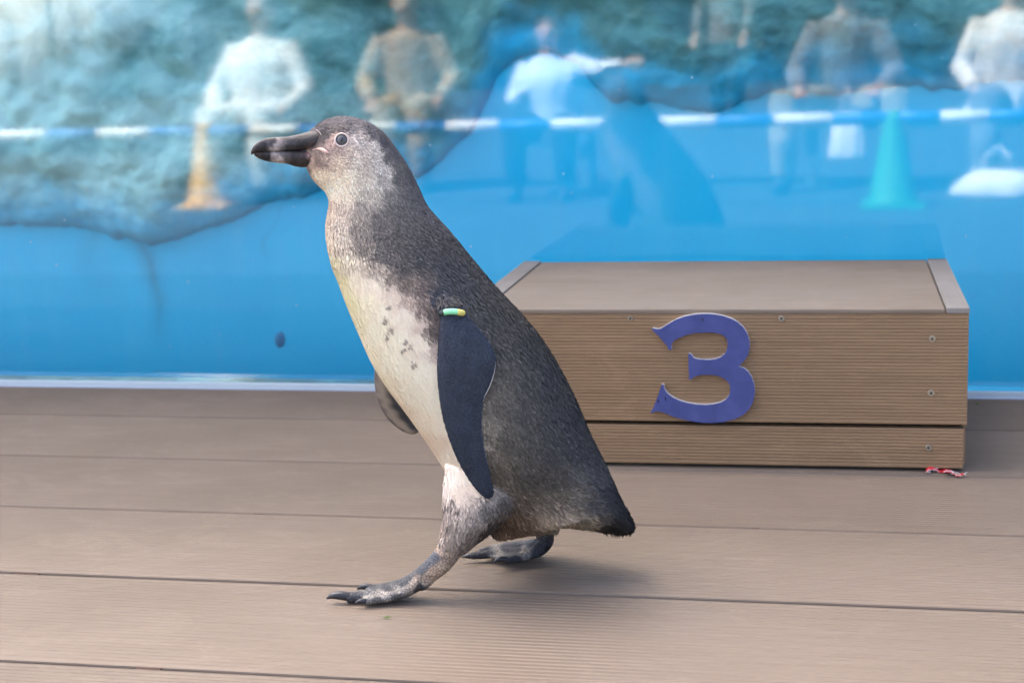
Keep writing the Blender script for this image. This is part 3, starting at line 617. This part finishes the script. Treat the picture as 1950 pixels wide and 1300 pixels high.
# eyes
M['iris'] = mat('grey iris', (0.06, 0.06, 0.062, 1), 0.1, 0.6); M['pupil'] = mat('black pupil', (0.004, 0.004, 0.005, 1), 0.05, 0.7); M['lid'] = mat('pale eyelid', L3(205, 186, 172), 0.6)
for sd_ in (-1, 1):
    h, nrm = on_skin(EYE[0], EYE[1], sd_); fwd = (Vector(NF) * sd_); nrm = (nrm * .5 + (PINV.to_3x3() @ fwd) * .5).normalized()
    rot = nrm.to_track_quat('Z', 'Y').to_matrix(); R_ = 11.2 * PXM
    def disc(r, z, dome, name, m_, par, seg=28):
        V = [h + rot @ Vector((0, 0, z + dome))]; Fc = []
        for k_ in range(1, 7):
            f_ = k_ / 6
            for j in range(seg): V.append(h + rot @ Vector((r * f_ * math.cos(j / seg * 6.2832), r * f_ * math.sin(j / seg * 6.2832), z + dome * math.cos(f_ * 1.5708))))
        Fc += [(0, 1 + j, 1 + (j + 1) % seg) for j in range(seg)]
        for k_ in range(5): Fc += [(1 + k_ * seg + j, 1 + (k_ + 1) * seg + j, 1 + (k_ + 1) * seg + (j + 1) % seg, 1 + k_ * seg + (j + 1) % seg) for j in range(seg)]
        return link(name, pydata(name, V, Fc, True), m_, par)
    eye = disc(R_, .0004, R_ * .42, 'eye', M['iris'], pen); disc(R_ * .42, .0004 + R_ * .30, R_ * .16, 'pupil', M['pupil'], eye)
    ringp = [h + rot @ Vector((R_ * 1.10 * math.cos(a), R_ * 1.08 * math.sin(a), .0011)) for a in np.linspace(0, 2 * math.pi, 40)]
    link('eyelid', pydata('eyelid', *tube_pts(ringp, 1.7 * PXM, 8, False), True), M['lid'], eye)

# flippers
def flipper(st, colours, name, sharp=.5):
    rr = []
    for lx, ly, tx, ty, dl, dt_, th in crom(st, 6):
        ring = []
        for h in np.linspace(0, 2 * math.pi, 30, endpoint=False):
            f_ = (1 - math.cos(h)) / 2; prof_ = math.sin(h) * (1.15 - .75 * f_) 
            ring.append(Q(lx + (tx - lx) * f_, ly + (ty - ly) * f_, dl + (dt_ - dl) * f_ - prof_ * th))
        rr.append(ring)
    me = pydata(name, *loft(rr), True); fix_normals(me); set_cols(me, colours(coords(me))); return me
FS = [(815,515, 850,518, -55, -55, 9), (824,545, 862,550, -98, -96, 12), (834,576, 877,581, -133, -133, 12), (838,605, 892,604, -150, -152, 11), (836,640, 921,636, -158, -163, 11), (833.5,680, 942,672, -163, -170, 11), (833.5,720, 943,705, -166, -171, 10.5), (838,765, 924,752, -167, -168, 10), (847,808, 917,797, -166, -166, 9), (861,850, 921,845, -163, -163, 8), (880,891, 929,884, -158, -158, 7), (903,926, 936,917, -152, -152, 6), (918,942, 940,934, -148, -148, 4.5), (926,947, 938,944, -146, -146, 2)]
def flip_near(co):
    x, y = plan_xy(co); base = np.tile(lin((43, 50, 62)), (len(x), 1)) * (1 + .12 * fbm2(x, y, .12, 31))[:, None]
    k = sstep(y, 640, 520)[:, None]; return base * (1 - k) + lin((46, 50, 60)) * k
def flip_mat(name):
    m = attr_mat(name, 0.5, 0.4); N = NT(m); vo = N.n('ShaderNodeTexVoronoi'); vo.inputs['Scale'].default_value = 900
    N.l(N.coord('Object', (1, 1, .55)), vo.inputs['Vector']); N.bump(vo.outputs['Distance'], .35, .0006)
    N.l(N.ramp(N.noise(N.coord('Object'), 60, 3, .6), [(.3, G(.40)), (.7, G(.62))]), N.b.inputs['Roughness']); return m
M['flip'] = flip_mat('flipper skin')
nf = link('flipper', flipper(FS, flip_near, 'flipper'), M['flip'], pen)
M['edge'] = mat('white flipper edge', (0.42, 0.40, 0.38, 1), 0.7)
fdown = lambda x, y: np.tile(R3 * .12 - U3, (len(x), 1))
plumage(nf.data, 12000, lambda x, y: 1.0 * (y > 566), fdown, lambda x, y: 4.2 * PXM + 0 * x, lambda x, y: 2.3 * PXM + 0 * x, lambda x, y: .10 + 0 * x, lambda x, y: .24 + 0 * x, 'scale_feathers', nf, flip_near)
plumage(nf.data, 2600, lambda x, y: 1.0 * (y < 577), fdown, lambda x, y: 13 * PXM + 0 * x, lambda x, y: 2.8 * PXM + 0 * x, lambda x, y: .16 + 0 * x, lambda x, y: .25 + 0 * x, 'shoulder_feathers', nf)
ep = [(945,688, -171), (941,712, -171), (932,738, -169), (922,758, -168), (918,785, -166.5), (918,820, -165), (922,850, -163), (929,884, -158)]
ep = crom(ep, 5); link('trailing_edge', pydata('trailing_edge', *tube_pts([Q(x - .6, y, d - .5) for x, y, d in ep], [(.2 + .75 * math.sin(math.pi * min(1, (i + 2) / 22)) * (1 if i < 22 else .2)) * PXM for i in range(len(ep))], 6), True), M['edge'], nf)
FF = [(800,540, 860,540, 92, 96, 12), (762,600, 838,600, 128, 128, 13), (730,655, 822,650, 152, 140, 12), (714,700, 812,695, 162, 150, 11), (715,745, 806,740, 166, 152, 10), (724,775, 803,778, 166, 152, 9), (742,802, 800,806, 164, 152, 7), (765,820, 796,822, 160, 150, 5), (782,827, 791,826, 156, 152, 2)]
def flip_far(co):
    x, y = to_px(co); L_ = np.interp(y, [600, 655, 700, 745, 775, 802, 820], [762, 728, 713, 714, 724, 742, 765]); d = x - L_ + fbm2(x, y, .2, 33) * 2.5
    pale = lin((124, 112, 98)); dk = lin((30, 30, 34)); rim = lin((84, 76, 70))
    k = sstep(d, 16, 30)[:, None]; c = pale * (1 - k) + dk * k; r = sstep(-d, -7, -2)[:, None]; return c * (1 - r) + rim * r
ff = link('flipper', flipper(FF, flip_far, 'flipper_far'), M['flip'], pen); ff['label'] = 'far flipper with pale front edge, behind the belly'
# band on the near flipper
bp = []
for a in np.linspace(0, 2 * math.pi, 49):
    f_ = (1 - math.cos(a)) / 2; s_ = math.sin(a); bp.append(Q(839 + 42 * f_, 596 - 3 * math.sin(f_ * 3.1), -147 - 2 * f_ - math.copysign(abs(s_) ** .6, s_) * 16))
M['green'] = mat('pale green band', L3(132, 214, 158), 0.45, 0.5); M['yellow'] = mat('yellow band end', L3(214, 200, 104), 0.45, 0.5)
bme = pydata('flipper_band', *tube_pts(bp, 5.6 * PXM, 12, False), True); bme.materials.append(M['green']); bme.materials.append(M['yellow']); bme.materials.append(mat('dark band clasp', (0.02, 0.03, 0.03, 1), 0.5))
bx2, _ = to_px(np.array([p.center[:] for p in bme.polygons]))
for p_, x_ in zip(bme.polygons, bx2): p_.material_index = 1 if x_ > 872 else (2 if x_ < 845 else 0)
bo = link('flipper_band', bme, None, pen); bo['label'] = 'green and yellow plastic identification band'

# feet
def foot(name, tubes, hulls, ctrl, claws, vox=.0016):
    parts = []
    for pts_ in tubes:
        c = crom(pts_, 4); parts.append(tube_pts([P(x, y, d) for x, y, d, r in c], [r * PXM for *_, r in c], 14))
    for hp in hulls:
        bm = bmesh.new()
        for x, y, d, r in hp:
            for k_ in bmesh.ops.create_icosphere(bm, subdivisions=1, radius=r * PXM)['verts']: k_.co += P(x, y, d)
        g_ = bmesh.ops.convex_hull(bm, input=bm.verts[:]); bmesh.ops.delete(bm, geom=list({e for e in g_['geom_interior'] if isinstance(e, bmesh.types.BMVert)}), context='VERTS')
        bm.verts.index_update(); parts.append(([v.co.copy() for v in bm.verts], [tuple(v.index for v in f_.verts) for f_ in bm.faces])); bm.free()
    me = remeshed(name, *merge(*parts), vox, 4); c_ = np.array(ctrl, float)
    cc = ctrl_cols(coords(me), c_[:, :2], lin(c_[:, 2:]), 2.4, 12, proj=to_px)
    x, y = to_px(coords(me)); bl = np.clip(fbm2(x, y, .55, 41) * 1.6 - .3, 0, 1)[:, None] * .5; cc = np.clip(cc * np.array([1.12, 1.04, .88]) * 1.12, 0, .8); cc = cc * (1 - bl) + lin((34, 36, 42)) * bl
    set_cols(me, cc); o = link(name, me, M['footskin'], pen)
    for pts_ in claws:
        c = crom(pts_, 4); link('claw', pydata('claw', *tube_pts([P(x, y, d) for x, y, d, r in c], [r * PXM for *_, r in c], 10), True), M['claw'], o)
    return o
M['footskin'] = attr_mat('scaly foot skin', 0.55, 0.3, 0, 1, (420, .6, .0012, .45)); N = NT(M['footskin']); vo = N.n('ShaderNodeTexVoronoi'); vo.feature = 'DISTANCE_TO_EDGE'; vo.inputs['Scale'].default_value = 330
N.l(N.coord('Object'), vo.inputs['Vector']); src_ = N.b.inputs['Base Color'].links[0].from_socket
N.l(N.mix(.8, src_, N.ramp(vo.outputs['Distance'], [(0.02, G(.28)), (0.16, G(1))]), 'MULTIPLY'), N.b.inputs['Base Color']); N.bump(vo.outputs['Distance'], .8, .0015); M['claw'] = mat('dark claw', (0.018, 0.019, 0.022, 1), 0.35, 0.5)
dn = -0.058
foot('foot', [
  [(862,1036,dn,25), (850,1056,dn,24), (832,1076,dn,23), (806,1096,dn,20), (778,1113,dn,18), (752,1123,dn,16)],
  [(790,1108,dn,17), (748,1124,dn,15), (708,1133,dn,14), (676,1137,dn,12), (660,1138,dn,10)],
  [(790,1106,dn + .008,14), (752,1116,dn + .016,12), (722,1121,dn + .021,11), (702,1122,dn + .023,9)],
  [(800,1108,dn - .008,14), (775,1125,dn - .008,11), (740,1137,dn - .011,9.5), (706,1142,dn - .013,8.5), (690,1143,dn - .014,7)],
  [(826,1088,dn,12), (815,1108,dn - .006,9), (800,1121,dn - .01,6)]],
  [[(790,1114,dn,6), (700,1138,dn,4), (700,1124,dn + .02,7), (700,1142,dn - .012,7)]],
  [(852,1046,196,176,160),(838,1040,176,160,150),(868,1056,160,146,134),(850,1062,150,136,126),(828,1062,78,86,100),(812,1078,80,87,100),(840,1078,186,168,152),(822,1090,184,164,148),(800,1085,74,80,92),(775,1100,76,82,92),(805,1102,170,154,140),(785,1113,150,142,136),(760,1108,70,74,82),(760,1122,150,148,148),(735,1118,66,70,78),(730,1132,158,156,156),(700,1128,112,116,122),(700,1138,150,150,150),(680,1132,70,74,82),(665,1138,56,60,68),(720,1146,96,96,98),(760,1138,78,78,80),(800,1120,60,58,60),(705,1115,60,64,72)],
  [[(668,1136,dn,9), (648,1133,dn,8.5), (632,1134,dn,6), (622,1139,dn,1.5)], [(710,1119,dn + .023,7), (692,1116,dn + .025,6.5), (680,1121,dn + .026,1.5)], [(697,1144,dn - .016,5.5), (685,1144,dn - .017,4.5), (676,1148,dn - .017,1.2)]])
df = 0.064
foot('foot', [
  [(1034,990,df,22), (1036,1012,df,20), (1038,1030,df,18), (1022,1046,df,17), (1000,1050,df,15)],
  [(1030,1042,df,16), (990,1050,df,12), (950,1052,df,10), (915,1056,df,9), (896,1058,df,7)],
  [(1030,1044,df - .008,14), (1002,1058,df - .02,10), (975,1064,df - .028,8.5), (958,1066,df - .031,7)],
  [(1025,1036,df + .01,13), (985,1038,df + .024,10), (950,1042,df + .032,9), (925,1046,df + .036,7)]],
  [[(1015,1050,df,5), (925,1057,df,3.5), (965,1066,df - .027,3.5), (940,1046,df + .03,3.5)]],
  [(1035,1012,52,54,60),(1028,1015,130,128,126),(1048,1030,46,48,54),(1030,1030,60,66,78),(1010,1032,66,72,84),(985,1040,56,61,72),(960,1046,50,55,65),(930,1052,50,54,62),(900,1057,44,47,54),(1000,1050,140,140,142),(975,1055,60,64,72),(1020,1058,56,60,70),(980,1066,50,54,62),(950,1048,130,130,132),(1040,1050,44,46,50)],
  [[(902,1058,df,6), (890,1058,df,5), (880,1061,df,1.2)], [(964,1064,df - .031,6), (950,1064,df - .033,5.5), (940,1070,df - .034,1.2)], [(930,1045,df + .036,5.5), (918,1046,df + .037,4.5), (910,1050,df + .037,1.2)]])


# ================================================================== SPECTATORS' SIDE (seen as reflections in the tank window)
def mirrored(px, py, Yv=None, z=None):   # the real point whose mirror image in the window stands at this pixel
    p = at_y(px, py, Yv) if Yv else at_z(px, py, z)
    return Vector((p.x, 2 * GLASS_Y - p.y, p.z))
def floor_under(px, Yv):
    p = mirrored(px, 300, Yv); return Vector((p.x, p.y, GROUND_Z))
def solid(name, me, m, parent): me.materials.append(m); return link(name, me, None, parent)
SKIN = mat('skin', (0.48, 0.29, 0.2, 1), 0.6)
def cloth(name, c):
    m = mat(name, c, 0.85, 0.15); N = NT(m); h = N.noise(N.coord('Object', (1, 1, .5)), 9, 4, .6)
    N.l(N.mix(.5, c, N.ramp(h, [(.35, tuple(v * .8 for v in c[:3]) + (1,)), (.65, tuple(min(.9, v * 1.1) for v in c[:3]) + (1,))])), N.b.inputs['Base Color']); N.bump(h, .6, .02); return m
def ellipse_stack(rows, n=20):           # rows: z, rx, ry, cx, cy
    return loft([[Vector((cx + rx * math.cos(a), cy_ + ry * math.sin(a), z)) for a in np.linspace(0, 2 * math.pi, n, endpoint=False)] for z, rx, ry, cx, cy_ in rows])
def person(px, Yv, h, label, top, legs, hem, hair, arms=None, turn=0.0, wide=1.0, flare=1.0, lean=0.0, shoes=(0.03, 0.03, 0.03, 1), seated=True, spread=.17):
    k = h / 1.70; r = empty('person', floor_under(px, Yv), turn); tag(r, label, 'person', 'spectators reflected in the tank window')
    dz = -.50 if seated else 0.0         # a sitting body: hips on the bench, knees forward
    A = arms or ({-1: [(.27, .06, 1.14), (.20, .30, 1.02)], 1: [(.27, .06, 1.14), (.20, .30, 1.02)]} if seated else {-1: [(.27, .02, 1.14), (.26, .12, .90)], 1: [(.27, .02, 1.14), (.26, .12, .90)]})
    ly = lambda z: lean * max(0, z - .9)
    sc = lambda pts: [Vector((x * k, (y + ly(z)) * k, (z + dz) * k)) for x, y, z in pts]
    tb = lambda pts, rad, n=14: tube_pts(sc(pts), [q * k for q in rad], n)
    tl = lambda pts, rad, n=14: tube_pts([Vector(p) * k for p in pts], [q * k for q in rad], n)
    parts = [ellipse_stack([((z + dz) * k, rx * k, ry * k, 0, (cy_ + ly(z)) * k) for z, rx, ry, cy_ in ((.84, .12, .09, 0), (.95, .155, .115, 0), (1.10, .135, .10, 0), (1.28, .165, .11, 0), (1.38, .16, .095, 0), (1.43, .09, .07, 0), (1.47, .056, .056, .005), (1.51, .055, .06, .01), (1.53, .062, .078, .02), (1.57, .074, .092, .022), (1.61, .078, .098, .018), (1.66, .068, .088, .01), (1.69, .04, .05, .008))])]
    parts.append(tb([(0, .105, 1.605), (0, .128, 1.575), (0, .118, 1.565)], [.009, .014, .010], 8))
    def leg(sd_):
        if seated: return [(sd_ * .085, 0, .44), (sd_ * (.085 + spread) / 2, .22, .47), (sd_ * spread, .44, .48), (sd_ * spread, .46, .28), (sd_ * spread, .43, .09)]
        return [(sd_ * .085, 0, .93), (sd_ * .095, .01, .72), (sd_ * .098, .02, .50), (sd_ * .098, -.01, .30), (sd_ * .10, .0, .09)]
    for sd_ in (-1, 1):
        parts.append(tb([(sd_ * .078, .0, 1.585), (sd_ * .088, -.006, 1.60), (sd_ * .082, -.002, 1.625)], [.010, .016, .010], 8))
        L_ = leg(sd_); fx, fy = L_[-1][0], L_[-1][1]
        parts.append(tl(L_, [.095, .083, .06, .055, .040])); parts.append(tl([(fx, fy - .045, .04), (fx, fy + .05, .036), (fx * 1.05, fy + .16, .028)], [.036, .040, .028]))
        e_, w_ = A[sd_]; e_ = Vector((sd_ * e_[0], e_[1], e_[2])); w_ = Vector((sd_ * w_[0], w_[1], w_[2])); sh = Vector((sd_ * .165, 0, 1.385))
        parts.append(tb([tuple(sh), tuple(sh.lerp(e_, .5)), tuple(e_), tuple(e_.lerp(w_, .5)), tuple(w_)], [.062, .052, .042, .038, .027]))
        d = (w_ - e_).normalized(); s_ = d.cross(Vector((0, 1, 0)) if abs(d.y) < .8 else Vector((0, 0, 1))).normalized(); u_ = s_.cross(d)
        pm = w_ + d * .055; parts.append(tb([tuple(w_), tuple(pm), tuple(w_ + d * .09)], [.027, .038, .030]))
        for q_, (of, ln_) in enumerate(((-.03, .062), (-.01, .075), (.01, .07), (.03, .055))):
            b0 = w_ + d * .085 + s_ * of; parts.append(tb([tuple(b0), tuple(b0 + d * ln_ * .55 + u_ * .006), tuple(b0 + d * ln_ * .9 + u_ * .024)], [.011, .0105, .009], 7))
        b0 = w_ + d * .035 + s_ * -.034; parts.append(tb([tuple(b0), tuple(b0 - s_ * .024 + d * .03), tuple(b0 - s_ * .022 + d * .058 + u_ * .012)], [.012, .0115, .009], 7))
    solid('body', remeshed('body', *merge(*parts), .0085, 3), SKIN, r)
    rows = [(hem, .19 * wide * flare, .15 * wide * flare), (hem + (1.05 - hem) * .5, .18 * wide * (1 + (flare - 1) * .5), .14 * wide * (1 + (flare - 1) * .4)), (1.08, .168 * wide, .128 * wide), (1.28, .186 * wide, .132 * wide), (1.39, .172, .112), (1.445, .095, .08)]
    wob = []
    for z, rx, ry in [tuple(q) for q in crom(rows, 5)]:
        ring = []
        for a in np.linspace(0, 2 * math.pi, 36, endpoint=False):
            f_ = 1 + .05 * math.sin(a * 5 + px) * max(0, 1.2 - z) + .02 * math.sin(a * 11 + z * 9)
            ring.append(Vector((rx * f_ * math.cos(a) * k, (ry * f_ * math.sin(a) + ly(z)) * k, (z + dz) * k)))
        wob.append(ring)
    gp = [loft(wob)]
    for sd_ in (-1, 1):
        e_, w_ = A[sd_]; e_ = Vector((sd_ * e_[0], e_[1], e_[2])); w_ = Vector((sd_ * w_[0], w_[1], w_[2])); sh = Vector((sd_ * .15, 0, 1.385))
        gp.append(tb([tuple(sh), tuple(sh.lerp(e_, .5)), tuple(e_), tuple(e_.lerp(w_, .85))], [.078, .073, .062, .052]))
    solid('jacket', remeshed('jacket', *merge(*gp), .013, 3), top, r)
    tp = [ellipse_stack([((z + dz) * k, rx * k, ry * k, 0, 0) for z, rx, ry in ((.85, .15, .11), (.95, .175, .13), (1.04, .165, .125))])]
    for sd_ in (-1, 1): tp.append(tl(leg(sd_), [.112, .105, .09, .08, .068]))
    solid('trousers', remeshed('trousers', *merge(*tp), .013, 3), legs, r)
    for sd_ in (-1, 1):
        fx, fy = leg(sd_)[-1][:2]
        solid('shoe', remeshed('shoe', *tl([(fx, fy - .06, .05), (fx, fy + .04, .05), (fx * 1.06, fy + .17, .040), (fx * 1.06, fy + .20, .034)], [.042, .048, .038, .02]), .012, 2), mat('shoe', shoes, .6), r)
        e = bpy.data.meshes.new('eye'); bm = bmesh.new(); bmesh.ops.create_uvsphere(bm, u_segments=10, v_segments=8, radius=.011 * k); bm.to_mesh(e); bm.free(); eo = solid('eye', e, M['pupil'], r); eo.location = (sd_ * .031 * k, (.104 + ly(1.612)) * k, (1.612 + dz) * k)
    solid('hair', remeshed('hair', *ellipse_stack([((z + dz) * k, rx * k, ry * k, 0, (cy_ + ly(z)) * k) for z, rx, ry, cy_ in ((1.54, .06, .05, -.05), (1.60, .088, .08, -.03), (1.645, .088, .102, -.002), (1.69, .062, .078, .0), (1.708, .03, .04, 0))]), .009, 2), hair, r)
    return r
HB, HD = mat('brown hair', (0.09, 0.05, 0.03, 1), .6), mat('black hair', (0.015, 0.013, 0.012, 1), .55)
WHT, BEI, BLU, KHA, GRY, DRK, TAN = cloth('white cloth', (.74, .74, .72, 1)), cloth('beige cloth', (.42, .31, .21, 1)), cloth('pale blue shirt', (.66, .72, .84, 1)), cloth('khaki cloth', (.34, .32, .22, 1)), cloth('grey cloth', (.2, .2, .21, 1)), cloth('dark trousers', (.012, .013, .018, 1)), cloth('tan jacket', (.45, .33, .24, 1))
person(512, 9.5, 1.72, 'person sitting all in white, leftmost reflection, behind the yellow cone', WHT, WHT, .90, HB, {-1: [(.30, .08, 1.12), (.22, .32, 1.0)], 1: [(.30, .08, 1.12), (.24, .32, 1.0)]}, .1, 1.3, 1.1)
person(785, 9.9, 1.74, 'person sitting in a beige jacket and beige trousers, reflected above the penguin', BEI, BEI, .92, HD, None, -.15, .95, 1.0, spread=.10)
person(1050, 9.3, 1.42, 'child sitting in a pale blue shirt, one arm held out sideways, reflected in the window', BLU, DRK, .84, HB, {-1: [(.25, .06, 1.14), (.16, .22, 1.18)], 1: [(.36, .18, 1.34), (.58, .30, 1.38)]}, 0, 1.3, 1.05)
person(1615, 9.6, 1.74, 'person sitting with knees apart in khaki trousers, reflected left of the green cone', GRY, KHA, .92, HD, {-1: [(.28, .10, 1.12), (.22, .36, 1.04)], 1: [(.27, .10, 1.12), (.2, .36, 1.04)]}, .1, 1.0, 1.0, .12, spread=.30)
person(1925, 9.4, 1.72, 'person sitting in a long white shirt, reflected at the right edge', WHT, GRY, .86, HB, None, 0, 1.25, 1.15)
person(1385, 15.0, 1.62, 'small distant person standing in grey, reflected between the child and the khaki trousers', GRY, DRK, .8, HB, None, .4, seated=False)
bl, br = floor_under(300, 9.85), floor_under(2050, 9.65); bench = empty('bench', ((bl.x + br.x) / 2, (bl.y + br.y) / 2, GROUND_Z), math.atan2(br.y - bl.y, br.x - bl.x)); tag(bench, 'long grey bench the spectators sit on', 'bench')
bw = (br - bl).length / 2; M['bench'] = mat('bench paint', (.12, .12, .12, 1), .6)
box('seat', (-bw, -.2, .32), (bw, .12, .36), M['bench'], bench, .005)
for i in range(5): box('leg', (-bw + .1 + i * (bw - .13) / 2, -.16, 0), (-bw + .16 + i * (bw - .13) / 2, .06, .3198), M['bench'], bench)
# things on the ground and in hands
def bag(px, py, Yv, w_, hh, label, on_floor):
    c = mirrored(px, py, Yv); z0 = GROUND_Z if on_floor else c.z; r = empty('bag', (c.x, c.y, z0), .3); tag(r, label, 'bag')
    rows = crom([(0, w_ * .8, w_ * .35), (.1 * hh, w_, w_ * .5), (.6 * hh, w_ * .85, w_ * .42), (.9 * hh, w_ * .55, w_ * .16), (hh, w_ * .6, w_ * .05)], 4)
    rings = [[Vector((a_ * math.cos(t) * (1 + .07 * math.sin(5 * t + z * 20)), b_ * math.sin(t) * (1 + .1 * math.sin(7 * t + z * 13)), z)) for t in np.linspace(0, 6.283, 28, endpoint=False)] for z, a_, b_ in rows]
    link('sack', pydata('sack', *loft(rings), True), M['white'], r)
    for q in (-1, 1): link('handle', pydata('handle', *tube_pts([Vector((q2 * w_ * .3, q * .01, hh + e_)) for q2, e_ in ((-1, -.01), (-.8, .07), (0, .12), (.8, .07), (1, -.01))], .006, 8), True), M['white'], r)
bag(1612, 305, 8.9, .10, .26, 'white carrier bag hanging before the person in khaki trousers', False)
bag(1900, 345, 8.8, .24, .14, 'white bag standing on the ground at the right edge of the reflection', True)
def cone(px, py, colour, name, label):
    p = mirrored(px, py, z=GROUND_Z); r = empty('traffic_cone', p); tag(r, label, 'traffic cone', 'cones holding the barrier bars')
    m = mat(name, colour, .55); prof_ = [(.135, .02), (.128, .035), (.112, .07), (.046, .44), (.042, .462), (.027, .478), (.009, .484)]
    rings = [[Vector((a_ * math.cos(t), a_ * math.sin(t), z)) for t in np.linspace(0, 6.283, 32, endpoint=False)] for a_, z in prof_]
    link('shell', pydata('shell', *loft(rings), True), m, r)
    box('base', (-.155, -.155, 0), (.155, .155, .02), m, r, .006); return p
c1 = cone(395, 395, (.80, .46, .10, 1), 'yellow cone plastic', 'yellow traffic cone reflected left of the penguin')
c2 = cone(1700, 395, (.03, .30, .12, 1), 'green cone plastic', 'green traffic cone reflected above the podium')
c0 = cone(-620, 400, (.75, .42, .06, 1), 'yellow cone plastic', 'yellow traffic cone beyond the left edge of the picture')
c4 = cone(2560, 390, (.01, .52, .26, 1), 'green cone plastic', 'green traffic cone beyond the right edge of the picture')
SB, SW = mat('blue bar plastic', (.02, .14, .46, 1), .4), mat('white bar plastic', (.8, .8, .78, 1), .4)
def bar(a, b, za, zb_, n, first, label, glint=None):
    a = Vector((a.x, a.y, GROUND_Z + za)); b = Vector((b.x, b.y, GROUND_Z + zb_)); r = empty('barrier_bar', a); tag(r, label, 'barrier', 'striped barrier bars'); d = b - a
    for i in range(n):
        t0, t1 = i / n, (i + 1) / n
        link('stripe', pydata('stripe', *tube_pts([d * t0, d * (t0 + .0005), d * (t1 - .0005), d * t1], [.031, .033, .033, .031], 14), True), SW if (i + first) % 2 else SB, r)
    if glint:
        bm = bmesh.new(); bmesh.ops.create_uvsphere(bm, u_segments=24, v_segments=12, radius=.032)
        me = bpy.data.meshes.new('ferrule'); bm.to_mesh(me); bm.free(); me.polygons.foreach_set('use_smooth', [True] * len(me.polygons)); o = link('ferrule', me, mat('chrome', (.9, .9, .9, 1), .12, .5, 1), r); o.location = d * glint
bar(c0, c1, .425, .43, 11, 0, 'blue and white striped bar running left from the yellow cone')
bar(c1, c2, .43, .445, 13, 0, 'blue and white striped bar between the yellow and the green cone', .845)
bar(c2, c4, .445, .44, 9, 0, 'blue and white striped bar right of the green cone')
# white canvas added on the left for its pale reflected glare, hedge along the back
tp = mirrored(250, 150, 15.0); glare_tent = empty('added_glare_tent', (tp.x, tp.y, GROUND_Z)); glare_tent.rotation_euler.z = .45; tag(glare_tent, 'white canvas shelter added to put pale glare in the upper left reflection', 'glare_tent')
CAN = cloth('white canvas', (.74, .74, .68, 1))
hx, hy, ev, rg = 2.6, 1.6, 2.2, 3.0
V = [(-hx, hy, ev), (hx, hy, ev), (hx, -hy, ev), (-hx, -hy, ev), (-hx * .5, 0, rg), (hx * .5, 0, rg)]
o = link('roof', pydata('roof', V, [(0, 1, 5, 4), (2, 3, 4, 5), (1, 2, 5), (3, 0, 4)]), CAN, glare_tent); sm = o.modifiers.new('s', 'SOLIDIFY'); sm.thickness = .01
for x0, x1, z0_, z1_ in ((-hx, -.9, .02, .05), (-.85, .9, .08, .35), (.95, hx, .4, 1.25)):   # side curtains, the right one drawn up to slant the glare's edge
    n_ = 40; V = []
    for i in range(n_ + 1):
        x = x0 + (x1 - x0) * i / n_; fo = .02 * math.sin(i * .55) + .01 * math.sin(i * 1.3)
        V += [(x, hy + fo * .3, ev - .01), (x, hy + fo, z0_ + (z1_ - z0_) * i / n_ + .05 * math.sin(i * .7))]
    link('wall_panel', pydata('wall_panel', V, [(2 * i, 2 * i + 1, 2 * i + 3, 2 * i + 2) for i in range(n_)], True), CAN, glare_tent).modifiers.new('s', 'SOLIDIFY').thickness = .006
for sx in (-hx, hx):
    for sy in (-hy + .05, hy - .1): link('pole', pydata('pole', *tube_pts([(sx * .985, sy, 0), (sx * .985, sy, ev)], .03, 10), True), M['alu'], glare_tent)
hedge = empty('hedge', (-6, -22, GROUND_Z)); tag(hedge, 'tall dark green hedge behind the spectators', 'hedge')
n_ = 26000; c = np.stack([RNG.uniform(-22, 22, n_), RNG.uniform(-.6, .6, n_), RNG.uniform(0, 3.4, n_)], 1); c[:, 2] += .25 * np.sin(c[:, 0] * 1.7)
t = RNG.normal(0, 1, (n_, 3)); t /= np.linalg.norm(t, axis=1, keepdims=True); u = np.cross(t, RNG.normal(0, 1, (n_, 3))); u /= np.linalg.norm(u, axis=1, keepdims=True)
V = np.stack([c - t * .16, c + u * .08, c + t * .16, c - u * .08], 1).reshape(-1, 3); me = bpy.data.meshes.new('foliage'); me.from_pydata(V.tolist(), [], np.arange(n_ * 4).reshape(-1, 4).tolist())
M['leaf'] = mat('hedge leaves', (.016, .036, .015, 1), .6); link('foliage', me, M['leaf'], hedge)['kind'] = 'stuff'
box('hedge_core', (-22, -.45, 0), (22, .45, 3.0), mat('hedge twigs', (.015, .02, .01, 1), .9), hedge)


# scraps of leaf on the deck
M['scrap'] = mat('green scrap', (.10, .14, .04, 1), .8)
for px, py, sz, lab in ((738, 1177, .006, 'tiny green leaf scrap on the deck below the front foot'), (1862, 769, .007, 'tiny green leaf scrap beside the podium at the glass')):
    p = at_z(px, py, 0.0); V = [(-sz, 0, .0006), (-sz * .3, sz * .35, .0022), (sz, sz * .1, .0008), (sz * .2, -sz * .3, .0012), (0, 0, .003)]
    o = link('leaf_scrap', pydata('leaf_scrap', V, [(0, 4, 1), (1, 4, 2), (2, 4, 3), (3, 4, 0)]), M['scrap']); o.location = p; o.rotation_euler = (0, 0, .4); tag(o, lab, 'leaf')
